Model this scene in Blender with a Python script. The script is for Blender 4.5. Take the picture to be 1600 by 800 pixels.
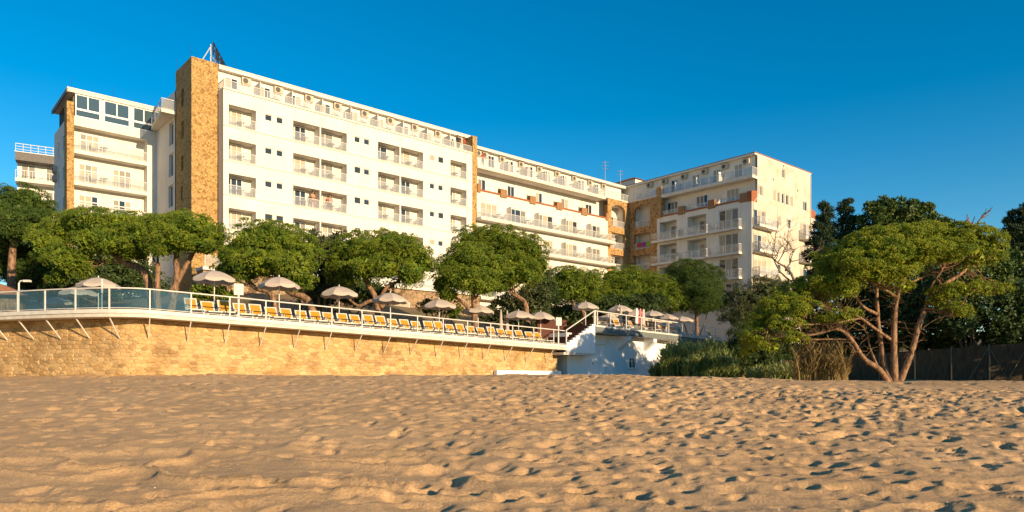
import bpy, bmesh, math, random
import numpy as np
from mathutils import Vector, Matrix

# ------------------------------------------------------------------ camera, sky, sun, exposure
for o in list(bpy.data.objects): bpy.data.objects.remove(o)
scene = bpy.context.scene
col = scene.collection
E = 1.6                                   # eye height above the near sand
cam_d = bpy.data.cameras.new('camera'); cam = bpy.data.objects.new('camera', cam_d); col.objects.link(cam)
cam.location = (0, 0, E); cam.rotation_euler = (math.radians(90), 0, 0)
cam_d.sensor_width = 36; cam_d.lens = 25.2; cam_d.shift_y = 0.1175
cam_d.clip_start = 0.1; cam_d.clip_end = 6000
scene.camera = cam
SUN_AZ = Vector((0.70, -0.714, 0)).normalized()   # horizontal direction towards the sun
SUN_EL = math.radians(14)
world = bpy.data.worlds.new('World'); scene.world = world; world.use_nodes = True
wn = world.node_tree.nodes; wl = world.node_tree.links
sky = wn.new('ShaderNodeTexSky'); sky.sky_type = 'NISHITA'; sky.sun_disc = False
sky.sun_elevation = SUN_EL; sky.sun_rotation = math.atan2(SUN_AZ.x, SUN_AZ.y)
sky.altitude = 0; sky.air_density = 1.0; sky.dust_density = 0.0; sky.ozone_density = 2.5
hs = wn.new('ShaderNodeHueSaturation'); hs.inputs['Saturation'].default_value = 1.5; hs.inputs['Hue'].default_value = 0.495
wl.new(sky.outputs[0], hs.inputs['Color']); wl.new(hs.outputs[0], wn['Background'].inputs[0]); wn['Background'].inputs[1].default_value = 0.10
sun_d = bpy.data.lights.new('sun', 'SUN'); sun = bpy.data.objects.new('sun', sun_d); col.objects.link(sun)
sun_d.energy = 5.0; sun_d.angle = math.radians(0.5); sun_d.color = (1.0, 0.73, 0.42)
sdir = Vector((SUN_AZ.x * math.cos(SUN_EL), SUN_AZ.y * math.cos(SUN_EL), math.sin(SUN_EL)))
sun.rotation_euler = sdir.to_track_quat('Z', 'Y').to_euler(); sun.location = (40, -20, 40)
scene.view_settings.view_transform = 'Standard'; scene.view_settings.look = 'None'
scene.view_settings.gamma = 1; scene.view_settings.use_curve_mapping = False
scene.view_settings.exposure = 0.72

# ------------------------------------------------------------------ materials
MATS = {}
def mat(name, c1, c2=None, scale=4.0, rough=0.8, bump=0.0, bscale=30.0, metal=0.0, spec=0.3, detail=6,
        lo=0.35, hi=0.65, stretch=None, transl=0.0, attr=None):
    m = bpy.data.materials.new(name); m.use_nodes = True; n = m.node_tree.nodes; l = m.node_tree.links
    b = n['Principled BSDF']; b.inputs['Roughness'].default_value = rough; b.inputs['Metallic'].default_value = metal
    b.inputs['Specular IOR Level'].default_value = spec
    tc = n.new('ShaderNodeTexCoord'); co = tc.outputs['Object']
    if stretch:
        mp = n.new('ShaderNodeMapping'); mp.inputs['Scale'].default_value = stretch; l.new(co, mp.inputs[0]); co = mp.outputs[0]
    b.inputs['Base Color'].default_value = (*c1, 1)
    src = None
    if c2 is not None:
        no = n.new('ShaderNodeTexNoise'); no.inputs['Scale'].default_value = scale; no.inputs['Detail'].default_value = detail
        l.new(co, no.inputs['Vector'])
        r = n.new('ShaderNodeValToRGB'); r.color_ramp.elements[0].position = lo; r.color_ramp.elements[1].position = hi
        r.color_ramp.elements[0].color = (*c1, 1); r.color_ramp.elements[1].color = (*c2, 1)
        l.new(no.outputs['Fac'], r.inputs[0]); src = r.outputs[0]
    if attr:
        a = n.new('ShaderNodeAttribute'); a.attribute_name = attr
        if src is None: src = a.outputs['Color']
        else:
            mx = n.new('ShaderNodeMix'); mx.data_type = 'RGBA'; mx.blend_type = 'MULTIPLY'; mx.inputs[0].default_value = 1
            l.new(src, mx.inputs[6]); l.new(a.outputs['Color'], mx.inputs[7]); src = mx.outputs[2]
    if src is not None: l.new(src, b.inputs['Base Color'])
    if bump:
        nb = n.new('ShaderNodeTexNoise'); nb.inputs['Scale'].default_value = bscale; nb.inputs['Detail'].default_value = 5
        l.new(co, nb.inputs['Vector'])
        bp = n.new('ShaderNodeBump'); bp.inputs['Strength'].default_value = bump; bp.inputs['Distance'].default_value = 0.03
        l.new(nb.outputs['Fac'], bp.inputs['Height']); l.new(bp.outputs[0], b.inputs['Normal'])
    if transl:
        t = n.new('ShaderNodeBsdfTranslucent'); ms = n.new('ShaderNodeMixShader'); ms.inputs[0].default_value = transl
        if src is not None: l.new(src, t.inputs[0])
        else: t.inputs[0].default_value = (*c1, 1)
        l.new(b.outputs[0], ms.inputs[1]); l.new(t.outputs[0], ms.inputs[2]); l.new(ms.outputs[0], n['Material Output'].inputs[0])
    MATS[name] = m
    return m
def glassmat(name, tint, gloss, diff=0.0, dcol=(0.8, 0.8, 0.8)):
    m = bpy.data.materials.new(name); m.use_nodes = True; n = m.node_tree.nodes; l = m.node_tree.links
    n.remove(n['Principled BSDF'])
    t = n.new('ShaderNodeBsdfTransparent'); t.inputs[0].default_value = (*tint, 1)
    g = n.new('ShaderNodeBsdfGlossy'); g.inputs['Roughness'].default_value = 0.03
    f0 = n.new('ShaderNodeLayerWeight'); pw = n.new('ShaderNodeMath'); pw.operation = 'POWER'; pw.inputs[1].default_value = 5; l.new(f0.outputs['Facing'], pw.inputs[0])
    f = n.new('ShaderNodeMath'); f.operation = 'MULTIPLY_ADD'; f.inputs[1].default_value = 0.9; f.inputs[2].default_value = 0.03; l.new(pw.outputs[0], f.inputs[0])
    ad = n.new('ShaderNodeMath'); ad.operation = 'ADD'; ad.inputs[1].default_value = gloss; l.new(f.outputs[0], ad.inputs[0])
    d = n.new('ShaderNodeBsdfDiffuse'); d.inputs[0].default_value = (*dcol, 1)
    m0 = n.new('ShaderNodeMixShader'); m0.inputs[0].default_value = diff; l.new(t.outputs[0], m0.inputs[1]); l.new(d.outputs[0], m0.inputs[2])
    m1 = n.new('ShaderNodeMixShader'); l.new(ad.outputs[0], m1.inputs[0]); l.new(m0.outputs[0], m1.inputs[1]); l.new(g.outputs[0], m1.inputs[2])
    l.new(m1.outputs[0], n['Material Output'].inputs[0]); MATS[name] = m
    return m
def weathered_paint(name, base, dirt, amount=0.25, var=0.93):
    # painted render with faint vertical rain streaks and blotches
    m = mat(name, base, tuple(var * c for c in base), scale=0.6, rough=0.85, bump=0.15, bscale=12)
    n = m.node_tree.nodes; l = m.node_tree.links; b = n['Principled BSDF']
    src = b.inputs['Base Color'].links[0].from_socket
    tc = n.new('ShaderNodeTexCoord'); mp = n.new('ShaderNodeMapping'); mp.inputs['Scale'].default_value = (3.0, 3.0, 0.18)
    l.new(tc.outputs['Object'], mp.inputs[0])
    no = n.new('ShaderNodeTexNoise'); no.inputs['Scale'].default_value = 1.0; no.inputs['Detail'].default_value = 8; l.new(mp.outputs[0], no.inputs['Vector'])
    r = n.new('ShaderNodeValToRGB'); r.color_ramp.elements[0].position = 0.55; r.color_ramp.elements[1].position = 0.8
    r.color_ramp.elements[0].color = (0, 0, 0, 1); r.color_ramp.elements[1].color = (amount, amount, amount, 1)
    l.new(no.outputs['Fac'], r.inputs[0])
    mx = n.new('ShaderNodeMix'); mx.data_type = 'RGBA'; l.new(r.outputs[0], mx.inputs[0]); l.new(src, mx.inputs[6]); mx.inputs[7].default_value = (*dirt, 1)
    l.new(mx.outputs[2], b.inputs['Base Color'])
    return m
def flagstone(name, c1, c2, dark, scale):
    # small irregular facing stones, too small to pick apart at this distance
    m = mat(name, c1, c2, scale=3.0, rough=0.9); n = m.node_tree.nodes; l = m.node_tree.links; b = n['Principled BSDF']
    src = b.inputs['Base Color'].links[0].from_socket
    tc = n.new('ShaderNodeTexCoord')
    nz = n.new('ShaderNodeTexNoise'); nz.inputs['Scale'].default_value = scale * 1.5; l.new(tc.outputs['Object'], nz.inputs['Vector'])
    va = n.new('ShaderNodeVectorMath'); va.operation = 'MULTIPLY_ADD'; va.inputs[1].default_value = (0.12, 0.12, 0.12)
    l.new(nz.outputs['Color'], va.inputs[0]); l.new(tc.outputs['Object'], va.inputs[2])
    vo = n.new('ShaderNodeTexVoronoi'); vo.inputs['Scale'].default_value = scale; l.new(va.outputs[0], vo.inputs['Vector'])
    ve = n.new('ShaderNodeTexVoronoi'); ve.feature = 'DISTANCE_TO_EDGE'; ve.inputs['Scale'].default_value = scale; l.new(va.outputs[0], ve.inputs['Vector'])
    sp = n.new('ShaderNodeSeparateColor'); l.new(vo.outputs['Color'], sp.inputs[0])
    r = n.new('ShaderNodeValToRGB'); e = r.color_ramp.elements
    e[0].position = 0.0; e[0].color = (*dark, 1); e[1].position = 1.0; e[1].color = (1.12, 1.1, 1.0, 1)
    x = e.new(0.10); x.color = (*dark, 1); x = e.new(0.16); x.color = (0.8, 0.78, 0.74, 1); x = e.new(0.5); x.color = (1, 1, 1, 1)
    l.new(sp.outputs[0], r.inputs[0])
    mx = n.new('ShaderNodeMix'); mx.data_type = 'RGBA'; mx.blend_type = 'MULTIPLY'; mx.inputs[0].default_value = 1
    l.new(src, mx.inputs[6]); l.new(r.outputs[0], mx.inputs[7])
    r2 = n.new('ShaderNodeValToRGB'); r2.color_ramp.elements[0].position = 0.0; r2.color_ramp.elements[1].position = 0.06
    r2.color_ramp.elements[0].color = (0.62, 0.60, 0.55, 1); r2.color_ramp.elements[1].color = (1, 1, 1, 1); l.new(ve.outputs['Distance'], r2.inputs[0])
    m2 = n.new('ShaderNodeMix'); m2.data_type = 'RGBA'; m2.blend_type = 'MULTIPLY'; m2.inputs[0].default_value = 1
    l.new(mx.outputs[2], m2.inputs[6]); l.new(r2.outputs[0], m2.inputs[7]); l.new(m2.outputs[2], b.inputs['Base Color'])
    bp = n.new('ShaderNodeBump'); bp.inputs['Strength'].default_value = 0.7; bp.inputs['Distance'].default_value = 0.04
    mr = n.new('ShaderNodeMapRange'); mr.inputs[2].default_value = 0.08; l.new(ve.outputs['Distance'], mr.inputs[0])
    a2 = n.new('ShaderNodeMath'); a2.operation = 'ADD'; l.new(mr.outputs[0], a2.inputs[0]); l.new(sp.outputs[1], a2.inputs[1])
    l.new(a2.outputs[0], bp.inputs['Height']); l.new(bp.outputs[0], b.inputs['Normal'])
    return m

weathered_paint('white_render', (0.71, 0.67, 0.60), (0.36, 0.31, 0.24), 0.45, 0.90)
weathered_paint('gable_render', (0.62, 0.55, 0.45), (0.40, 0.33, 0.24), 0.8, 0.74)
weathered_paint('house_render', (0.84, 0.83, 0.81), (0.45, 0.43, 0.40), 0.30)
mat('white_paint', (0.64, 0.62, 0.58), (0.54, 0.52, 0.48), scale=3, rough=0.55)
mat('soffit_paint', (0.62, 0.55, 0.46), (0.55, 0.49, 0.41), scale=2, rough=0.9)
mat('slab_edge', (0.70, 0.66, 0.58), (0.60, 0.55, 0.47), scale=2, rough=0.9)
flagstone('tower_stone', (0.48, 0.31, 0.13), (0.41, 0.26, 0.10), (0.62, 0.52, 0.42), 6.0)
flagstone('corner_stone', (0.50, 0.31, 0.14), (0.40, 0.24, 0.10), (0.50, 0.42, 0.34), 5.0)
flagstone('podium_stone', (0.34, 0.24, 0.15), (0.26, 0.18, 0.11), (0.4, 0.36, 0.3), 2.0)
mat('terracotta', (0.33, 0.115, 0.05), (0.25, 0.09, 0.04), scale=6, rough=0.85, bump=0.2)
mat('rust_brick', (0.33, 0.185, 0.09), (0.24, 0.125, 0.06), scale=8, rough=0.9, bump=0.3)
mat('dark_glass', (0.030, 0.040, 0.050), rough=0.04, spec=0.6)
mat('blue_glass', (0.050, 0.085, 0.11), rough=0.05, spec=0.7)
mat('curtain', (0.44, 0.38, 0.29), (0.30, 0.26, 0.20), scale=1.5, rough=0.7, stretch=(9, 9, 0.3))
mat('sheer_curtain', (0.22, 0.21, 0.19), (0.14, 0.14, 0.13), scale=1.5, rough=0.5, stretch=(9, 9, 0.3))
mat('frame_white', (0.80, 0.79, 0.76), rough=0.4)
mat('frame_brown', (0.10, 0.075, 0.05), rough=0.5)
mat('ac_beige', (0.50, 0.44, 0.34), (0.42, 0.37, 0.29), scale=5, rough=0.6)
mat('ac_grille', (0.10, 0.09, 0.08), rough=0.6)
mat('dark_metal', (0.035, 0.033, 0.03), rough=0.5, metal=0.4)
mat('grey_metal', (0.35, 0.35, 0.35), rough=0.45, metal=0.6)
glassmat('balcony_glass', (0.90, 0.91, 0.92), 0.0, 0.13, (0.78, 0.78, 0.76))
glassmat('terrace_glass', (0.68, 0.79, 0.83), 0.03, 0.035, (0.25, 0.40, 0.47))
mat('deck_concrete', (0.60, 0.57, 0.51), (0.44, 0.40, 0.33), scale=2.5, rough=0.85, bump=0.2, lo=0.4, hi=0.75)
mat('mortar', (0.44, 0.305, 0.155), (0.36, 0.25, 0.125), scale=3, rough=0.95, bump=0.4)
mat('wall_stone', (0.29, 0.19, 0.09), (0.475, 0.33, 0.165), scale=0.9, lo=0.28, hi=0.52, rough=0.92, bump=0.55, bscale=9, attr='tint')
mat('canopy_cloth', (0.60, 0.51, 0.44), (0.54, 0.46, 0.39), scale=2, rough=0.9, transl=0.25)
mat('yellow_sling', (0.60, 0.27, 0.02), (0.52, 0.225, 0.016), scale=20, rough=0.7, transl=0.15)
mat('plastic_white', (0.60, 0.58, 0.51), (0.50, 0.48, 0.42), scale=6, rough=0.5)
mat('stair_tile', (0.11, 0.040, 0.025), (0.075, 0.03, 0.02), scale=5, rough=0.8)
mat('grey_fascia', (0.16, 0.18, 0.18), (0.12, 0.14, 0.14), scale=3, rough=0.8)
mat('awning_cloth', (0.55, 0.47, 0.38), (0.48, 0.41, 0.33), scale=2, rough=0.9, transl=0.1)
mat('bark_pine', (0.33, 0.20, 0.115), (0.10, 0.06, 0.04), scale=9, rough=0.95, bump=1.0, bscale=9, stretch=(1, 1, 0.4))
mat('bark_grey', (0.22, 0.17, 0.12), (0.12, 0.09, 0.065), scale=5, rough=0.95, bump=0.6, bscale=10)
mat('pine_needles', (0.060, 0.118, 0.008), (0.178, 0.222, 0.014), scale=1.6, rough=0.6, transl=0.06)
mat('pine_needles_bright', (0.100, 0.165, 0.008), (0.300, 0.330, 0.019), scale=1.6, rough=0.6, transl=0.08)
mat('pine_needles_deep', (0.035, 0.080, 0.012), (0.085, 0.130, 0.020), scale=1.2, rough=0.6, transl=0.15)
mat('cypress_leaf', (0.021, 0.047, 0.021), (0.044, 0.075, 0.025), scale=1.0, rough=0.7, transl=0.12)
mat('broad_leaf', (0.047, 0.094, 0.021), (0.101, 0.144, 0.027), scale=1.0, rough=0.5, transl=0.22)
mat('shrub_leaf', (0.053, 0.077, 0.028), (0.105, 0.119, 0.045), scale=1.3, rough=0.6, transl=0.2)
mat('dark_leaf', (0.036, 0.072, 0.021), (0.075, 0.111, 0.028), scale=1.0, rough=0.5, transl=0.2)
mat('reed_leaf', (0.17, 0.23, 0.07), (0.32, 0.35, 0.11), scale=0.8, rough=0.5, transl=0.3)
mat('dry_reed', (0.30, 0.22, 0.09), (0.18, 0.13, 0.055), scale=2, rough=0.8, transl=0.2)
mat('fence_screen', (0.12, 0.080, 0.048), (0.065, 0.043, 0.027), scale=3.0, rough=0.95, bump=0.6, bscale=40, stretch=(3, 3, 0.6))
mat('fence_post', (0.13, 0.15, 0.115), rough=0.6)
mat('soil', (0.20, 0.13, 0.075), (0.12, 0.10, 0.05), scale=0.5, rough=0.95, bump=0.4, bscale=3)
mat('roof_tile', (0.33, 0.16, 0.09), (0.25, 0.12, 0.07), scale=4, rough=0.9)
mat('grey_tile', (0.16, 0.15, 0.14), (0.11, 0.10, 0.10), scale=5, rough=0.7)
for nm, c in (('skin', (0.50, 0.27, 0.17)), ('cloth_red', (0.38, 0.07, 0.05)), ('cloth_dark', (0.03, 0.03, 0.045)), ('cloth_pink', (0.55, 0.28, 0.25)),
              ('cloth_white', (0.7, 0.68, 0.64)), ('hair', (0.03, 0.02, 0.015)), ('towel_purple', (0.30, 0.04, 0.26)), ('towel_red', (0.45, 0.05, 0.08)), ('towel_green', (0.20, 0.40, 0.05)),
              ('cloth_blue', (0.08, 0.15, 0.32))):
    mat(nm, c, tuple(0.8 * v for v in c), scale=12, rough=0.8)
# sand: grain and colour specks
m = mat('sand', (0.68, 0.445, 0.235), (0.58, 0.375, 0.195), scale=0.35, rough=0.95, spec=0.15)
_n = m.node_tree.nodes; _l = m.node_tree.links; _b = _n['Principled BSDF']; _src = _b.inputs['Base Color'].links[0].from_socket
_tc = _n.new('ShaderNodeTexCoord')
_g = _n.new('ShaderNodeTexNoise'); _g.inputs['Scale'].default_value = 34; _g.inputs['Detail'].default_value = 8; _g.inputs['Roughness'].default_value = 0.8; _l.new(_tc.outputs['Object'], _g.inputs['Vector'])
_r = _n.new('ShaderNodeValToRGB'); _r.color_ramp.elements[0].position = 0.3; _r.color_ramp.elements[1].position = 0.7
_r.color_ramp.elements[0].color = (0.52, 0.50, 0.48, 1); _r.color_ramp.elements[1].color = (1.30, 1.30, 1.30, 1); _l.new(_g.outputs['Fac'], _r.inputs[0])
_mx = _n.new('ShaderNodeMix'); _mx.data_type = 'RGBA'; _mx.blend_type = 'MULTIPLY'; _mx.inputs[0].default_value = 1
_l.new(_src, _mx.inputs[6]); _l.new(_r.outputs[0], _mx.inputs[7]); _l.new(_mx.outputs[2], _b.inputs['Base Color'])
_g2 = _n.new('ShaderNodeTexNoise'); _g2.inputs['Scale'].default_value = 20; _g2.inputs['Detail'].default_value = 10; _g2.inputs['Roughness'].default_value = 0.75; _l.new(_tc.outputs['Object'], _g2.inputs['Vector'])
_bp = _n.new('ShaderNodeBump'); _bp.inputs['Strength'].default_value = 0.8; _bp.inputs['Distance'].default_value = 0.05
_l.new(_g2.outputs['Fac'], _bp.inputs['Height']); _l.new(_bp.outputs[0], _b.inputs['Normal'])

# ------------------------------------------------------------------ object helpers
def tag(o, label=None, cat=None, group=None, kind=None):
    if label: o['label'] = label
    if cat: o['category'] = cat
    if group: o['group'] = group
    if kind: o['kind'] = kind
    return o
def thing(name, label, cat, loc=(0, 0, 0), rz=0.0, group=None):
    o = bpy.data.objects.new(name, None); o.empty_display_size = 0.3; col.objects.link(o)
    o.location = loc; o.rotation_euler = (0, 0, rz)
    return tag(o, label, cat, group)
def fast_mesh(name, V, F, smooth=False):
    V = np.asarray(V, dtype=np.float32); F = np.asarray(F, dtype=np.int32); k = F.shape[1]
    me = bpy.data.meshes.new(name); me.vertices.add(len(V)); me.vertices.foreach_set('co', V.ravel())
    me.loops.add(F.size); me.loops.foreach_set('vertex_index', F.ravel())
    me.polygons.add(len(F)); me.polygons.foreach_set('loop_start', np.arange(0, F.size, k, dtype=np.int32))
    me.polygons.foreach_set('loop_total', np.full(len(F), k, dtype=np.int32))
    if smooth: me.polygons.foreach_set('use_smooth', np.ones(len(F), dtype=bool))
    me.update(calc_edges=True)
    return me
def link(name, me, material=None, parent=None, loc=(0, 0, 0), rot=(0, 0, 0)):
    o = bpy.data.objects.new(name, me); col.objects.link(o)
    if material is not None and not me.materials: me.materials.append(MATS[material])
    if parent is not None: o.parent = parent
    o.location = loc; o.rotation_euler = rot
    return o
class MB:
    def __init__(s): s.v = []; s.f = []
    def quad(s, a, b, c, d):
        i = len(s.v); s.v += [tuple(a), tuple(b), tuple(c), tuple(d)]; s.f.append((i, i + 1, i + 2, i + 3)); return s
    def poly(s, pts):
        i = len(s.v); s.v += [tuple(p) for p in pts]; s.f.append(tuple(range(i, i + len(pts)))); return s
    def box(s, x0, x1, y0, y1, z0, z1):
        i = len(s.v)
        s.v += [(x, y, z) for z in (z0, z1) for x, y in ((x0, y0), (x1, y0), (x1, y1), (x0, y1))]
        for f in ((3, 2, 1, 0), (4, 5, 6, 7), (0, 1, 5, 4), (1, 2, 6, 5), (2, 3, 7, 6), (3, 0, 4, 7)): s.f.append(tuple(i + k for k in f))
        return s
    def prism(s, pts, z0, z1):
        n = len(pts); i = len(s.v)
        s.v += [(p[0], p[1], z0) for p in pts] + [(p[0], p[1], z1) for p in pts]
        s.f.append(tuple(i + k for k in reversed(range(n)))); s.f.append(tuple(i + n + k for k in range(n)))
        for k in range(n): s.f.append((i + k, i + (k + 1) % n, i + n + (k + 1) % n, i + n + k))
        return s
    def hexa(s, bot, top):
        i = len(s.v); n = len(bot); s.v += [tuple(p) for p in bot] + [tuple(p) for p in top]
        s.f.append(tuple(i + k for k in reversed(range(n)))); s.f.append(tuple(i + n + k for k in range(n)))
        for k in range(n): s.f.append((i + k, i + (k + 1) % n, i + n + (k + 1) % n, i + n + k))
        return s
    def bar(s, a, b, w, h=None):
        h = h or w; a = Vector(a); b = Vector(b); d = (b - a).normalized()
        up = Vector((0, 0, 1)) if abs(d.z) < 0.95 else Vector((1, 0, 0))
        x = d.cross(up).normalized() * (w / 2); y = x.cross(d).normalized() * (h / 2)
        return s.hexa([a - x - y, a + x - y, a + x + y, a - x + y], [b - x - y, b + x - y, b + x + y, b - x + y])
    def tube(s, pts, rad, n=8, cap=True):
        pts = [Vector(p) for p in pts]; rings = []
        if not hasattr(rad, '__len__'): rad = [rad] * len(pts)
        ref = Vector((0.3, 0.2, 1))
        for k, p in enumerate(pts):
            d = (pts[min(k + 1, len(pts) - 1)] - pts[max(k - 1, 0)]).normalized()
            x = d.cross(ref if abs(d.normalized().dot(ref.normalized())) < 0.97 else Vector((1, 0, 0))).normalized(); y = d.cross(x)
            i = len(s.v)
            for q in range(n):
                a = 2 * math.pi * q / n; s.v.append(tuple(p + (x * math.cos(a) + y * math.sin(a)) * rad[k]))
            rings.append(i)
        for r0, r1 in zip(rings, rings[1:]):
            for q in range(n): s.f.append((r0 + q, r0 + (q + 1) % n, r1 + (q + 1) % n, r1 + q))
        if cap:
            s.f.append(tuple(rings[0] + q for q in reversed(range(n)))); s.f.append(tuple(rings[-1] + q for q in range(n)))
        return s
    def lathe(s, prof, n=16, c=(0, 0, 0)):
        i = len(s.v)
        for r, z in prof:
            for q in range(n):
                a = 2 * math.pi * q / n; s.v.append((c[0] + r * math.cos(a), c[1] + r * math.sin(a), c[2] + z))
        for k in range(len(prof) - 1):
            for q in range(n): s.f.append((i + k * n + q, i + k * n + (q + 1) % n, i + (k + 1) * n + (q + 1) % n, i + (k + 1) * n + q))
        return s
    def mesh(s, name, smooth=False):
        me = bpy.data.meshes.new(name); me.from_pydata(s.v, [], s.f); me.update()
        if smooth: me.polygons.foreach_set('use_smooth', np.ones(len(me.polygons), dtype=bool))
        return me
    def build(s, name, material, parent=None, loc=(0, 0, 0), rot=(0, 0, 0), smooth=False):
        return link(name, s.mesh(name, smooth), material, parent, loc, rot)
def copy_tree(o, parent=None):
    c = o.copy(); col.objects.link(c); c.parent = parent
    for ch in [x for x in bpy.data.objects if x.parent == o]: copy_tree(ch, c)
    return c
def copy_thing(root, label, loc, rz=0.0):
    kids = KIDS.get(root.name)
    if kids is None:
        kids = [(ch, [g for g in bpy.data.objects if g.parent == ch]) for ch in bpy.data.objects if ch.parent == root]; KIDS[root.name] = kids
    r = root.copy(); col.objects.link(r); r.location = loc; r.rotation_euler = (0, 0, rz); r['label'] = label
    for ch, gs in kids:
        c = ch.copy(); col.objects.link(c); c.parent = r
        for g in gs:
            d = g.copy(); col.objects.link(d); d.parent = c
    return r
KIDS = {}
ORD = ['first', 'second', 'third', 'fourth', 'fifth', 'sixth', 'seventh', 'eighth', 'ninth', 'tenth', 'eleventh', 'twelfth', 'thirteenth',
       'fourteenth', 'fifteenth', 'sixteenth', 'seventeenth', 'eighteenth', 'nineteenth', 'twentieth'] + \
      ['twenty-' + w for w in ('first', 'second', 'third', 'fourth', 'fifth', 'sixth', 'seventh', 'eighth', 'ninth')] + \
      ['thirtieth'] + ['thirty-' + w for w in ('first', 'second', 'third', 'fourth', 'fifth', 'sixth')]

# ------------------------------------------------------------------ plan of the place (metres, camera at the origin looking along +Y)
def ss(a, b, x):
    t = np.clip((np.asarray(x, dtype=float) - a) / (b - a), 0, 1); return t * t * (3 - 2 * t)
def hash2(i, j, seed):
    n = (i * 374761393 + j * 668265263 + seed * 1442695041) & 0x7fffffff
    n = ((n ^ (n >> 13)) * 1274126177) & 0x7fffffff
    return ((n ^ (n >> 16)) & 0xffff) / 65535.0
def vnoise(x, y, seed=0):
    x = np.asarray(x, dtype=float); y = np.asarray(y, dtype=float)
    i = np.floor(x).astype(np.int64); j = np.floor(y).astype(np.int64); fx = x - i; fy = y - j
    fx = fx * fx * (3 - 2 * fx); fy = fy * fy * (3 - 2 * fy)
    a = hash2(i, j, seed); b = hash2(i + 1, j, seed); c = hash2(i, j + 1, seed); d = hash2(i + 1, j + 1, seed)
    return (a * (1 - fx) + b * fx) * (1 - fy) + (c * (1 - fx) + d * fx) * fy
def sand_z(X, Y):
    X = np.asarray(X, dtype=float); Y = np.asarray(Y, dtype=float)
    t = np.clip((Y - 3.0) / 30.0, -0.3, 1.0)
    z = 1.58 * np.where(t > 0.85, 0.85 + (t - 0.85) * 0.75, t) / 0.9625
    z = z - 0.27 * ss(4, 18, X) * ss(18, 36, Y)
    return z

# outer edge of the lower terrace (plan) and its height above the sand datum
def smooth_path(pts, k=8):
    P = [Vector((*p,)) for p in pts]; out = []
    for i in range(len(P) - 1):
        a = P[max(i - 1, 0)]; b = P[i]; c = P[i + 1]; d = P[min(i + 2, len(P) - 1)]
        for q in range(k):
            t = q / k; out.append(0.5 * ((2 * b) + (c - a) * t + (2 * a - 5 * b + 4 * c - d) * t * t + (3 * b - a - 3 * c + d) * t ** 3))
    out.append(P[-1]); return out
_raw = smooth_path([(-36, 38.4), (-30, 36.1), (-24.5, 34.2), (-20.6, 32.9), (-17.6, 32.5), (-15.2, 33.9), (-11.3, 37.0), (-7.4, 40.15)], 10) + [Vector((3.75, 49.1))]
# resample by arc length
_cum = [0.0]
for a, b in zip(_raw, _raw[1:]): _cum.append(_cum[-1] + (b - a).length)
PATH_L = _cum[-1]
_cx = np.array([p.x for p in _raw]); _cy = np.array([p.y for p in _raw]); _cs = np.array(_cum)
S_CORNER = float(_cs[np.argmin(np.abs(_cx + 15.2))])
def path(s, off=0.0):
    """point on the terrace edge at arc length s, moved `off` metres inland"""
    e = 0.15
    x = np.interp(s, _cs, _cx); y = np.interp(s, _cs, _cy)
    dx = np.interp(min(s + e, PATH_L), _cs, _cx) - np.interp(max(s - e, 0), _cs, _cx); dy = np.interp(min(s + e, PATH_L), _cs, _cy) - np.interp(max(s - e, 0), _cs, _cy)
    L = math.hypot(dx, dy); return Vector((x - dy / L * off, y + dx / L * off)), Vector((dx / L, dy / L))
def deck_z(s):
    # level by the pool, then falling gently towards the stair
    t = min(max((s - S_CORNER + 2) / (PATH_L - S_CORNER + 2), 0), 1); return E + 3.0 - 0.9 * t
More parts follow.
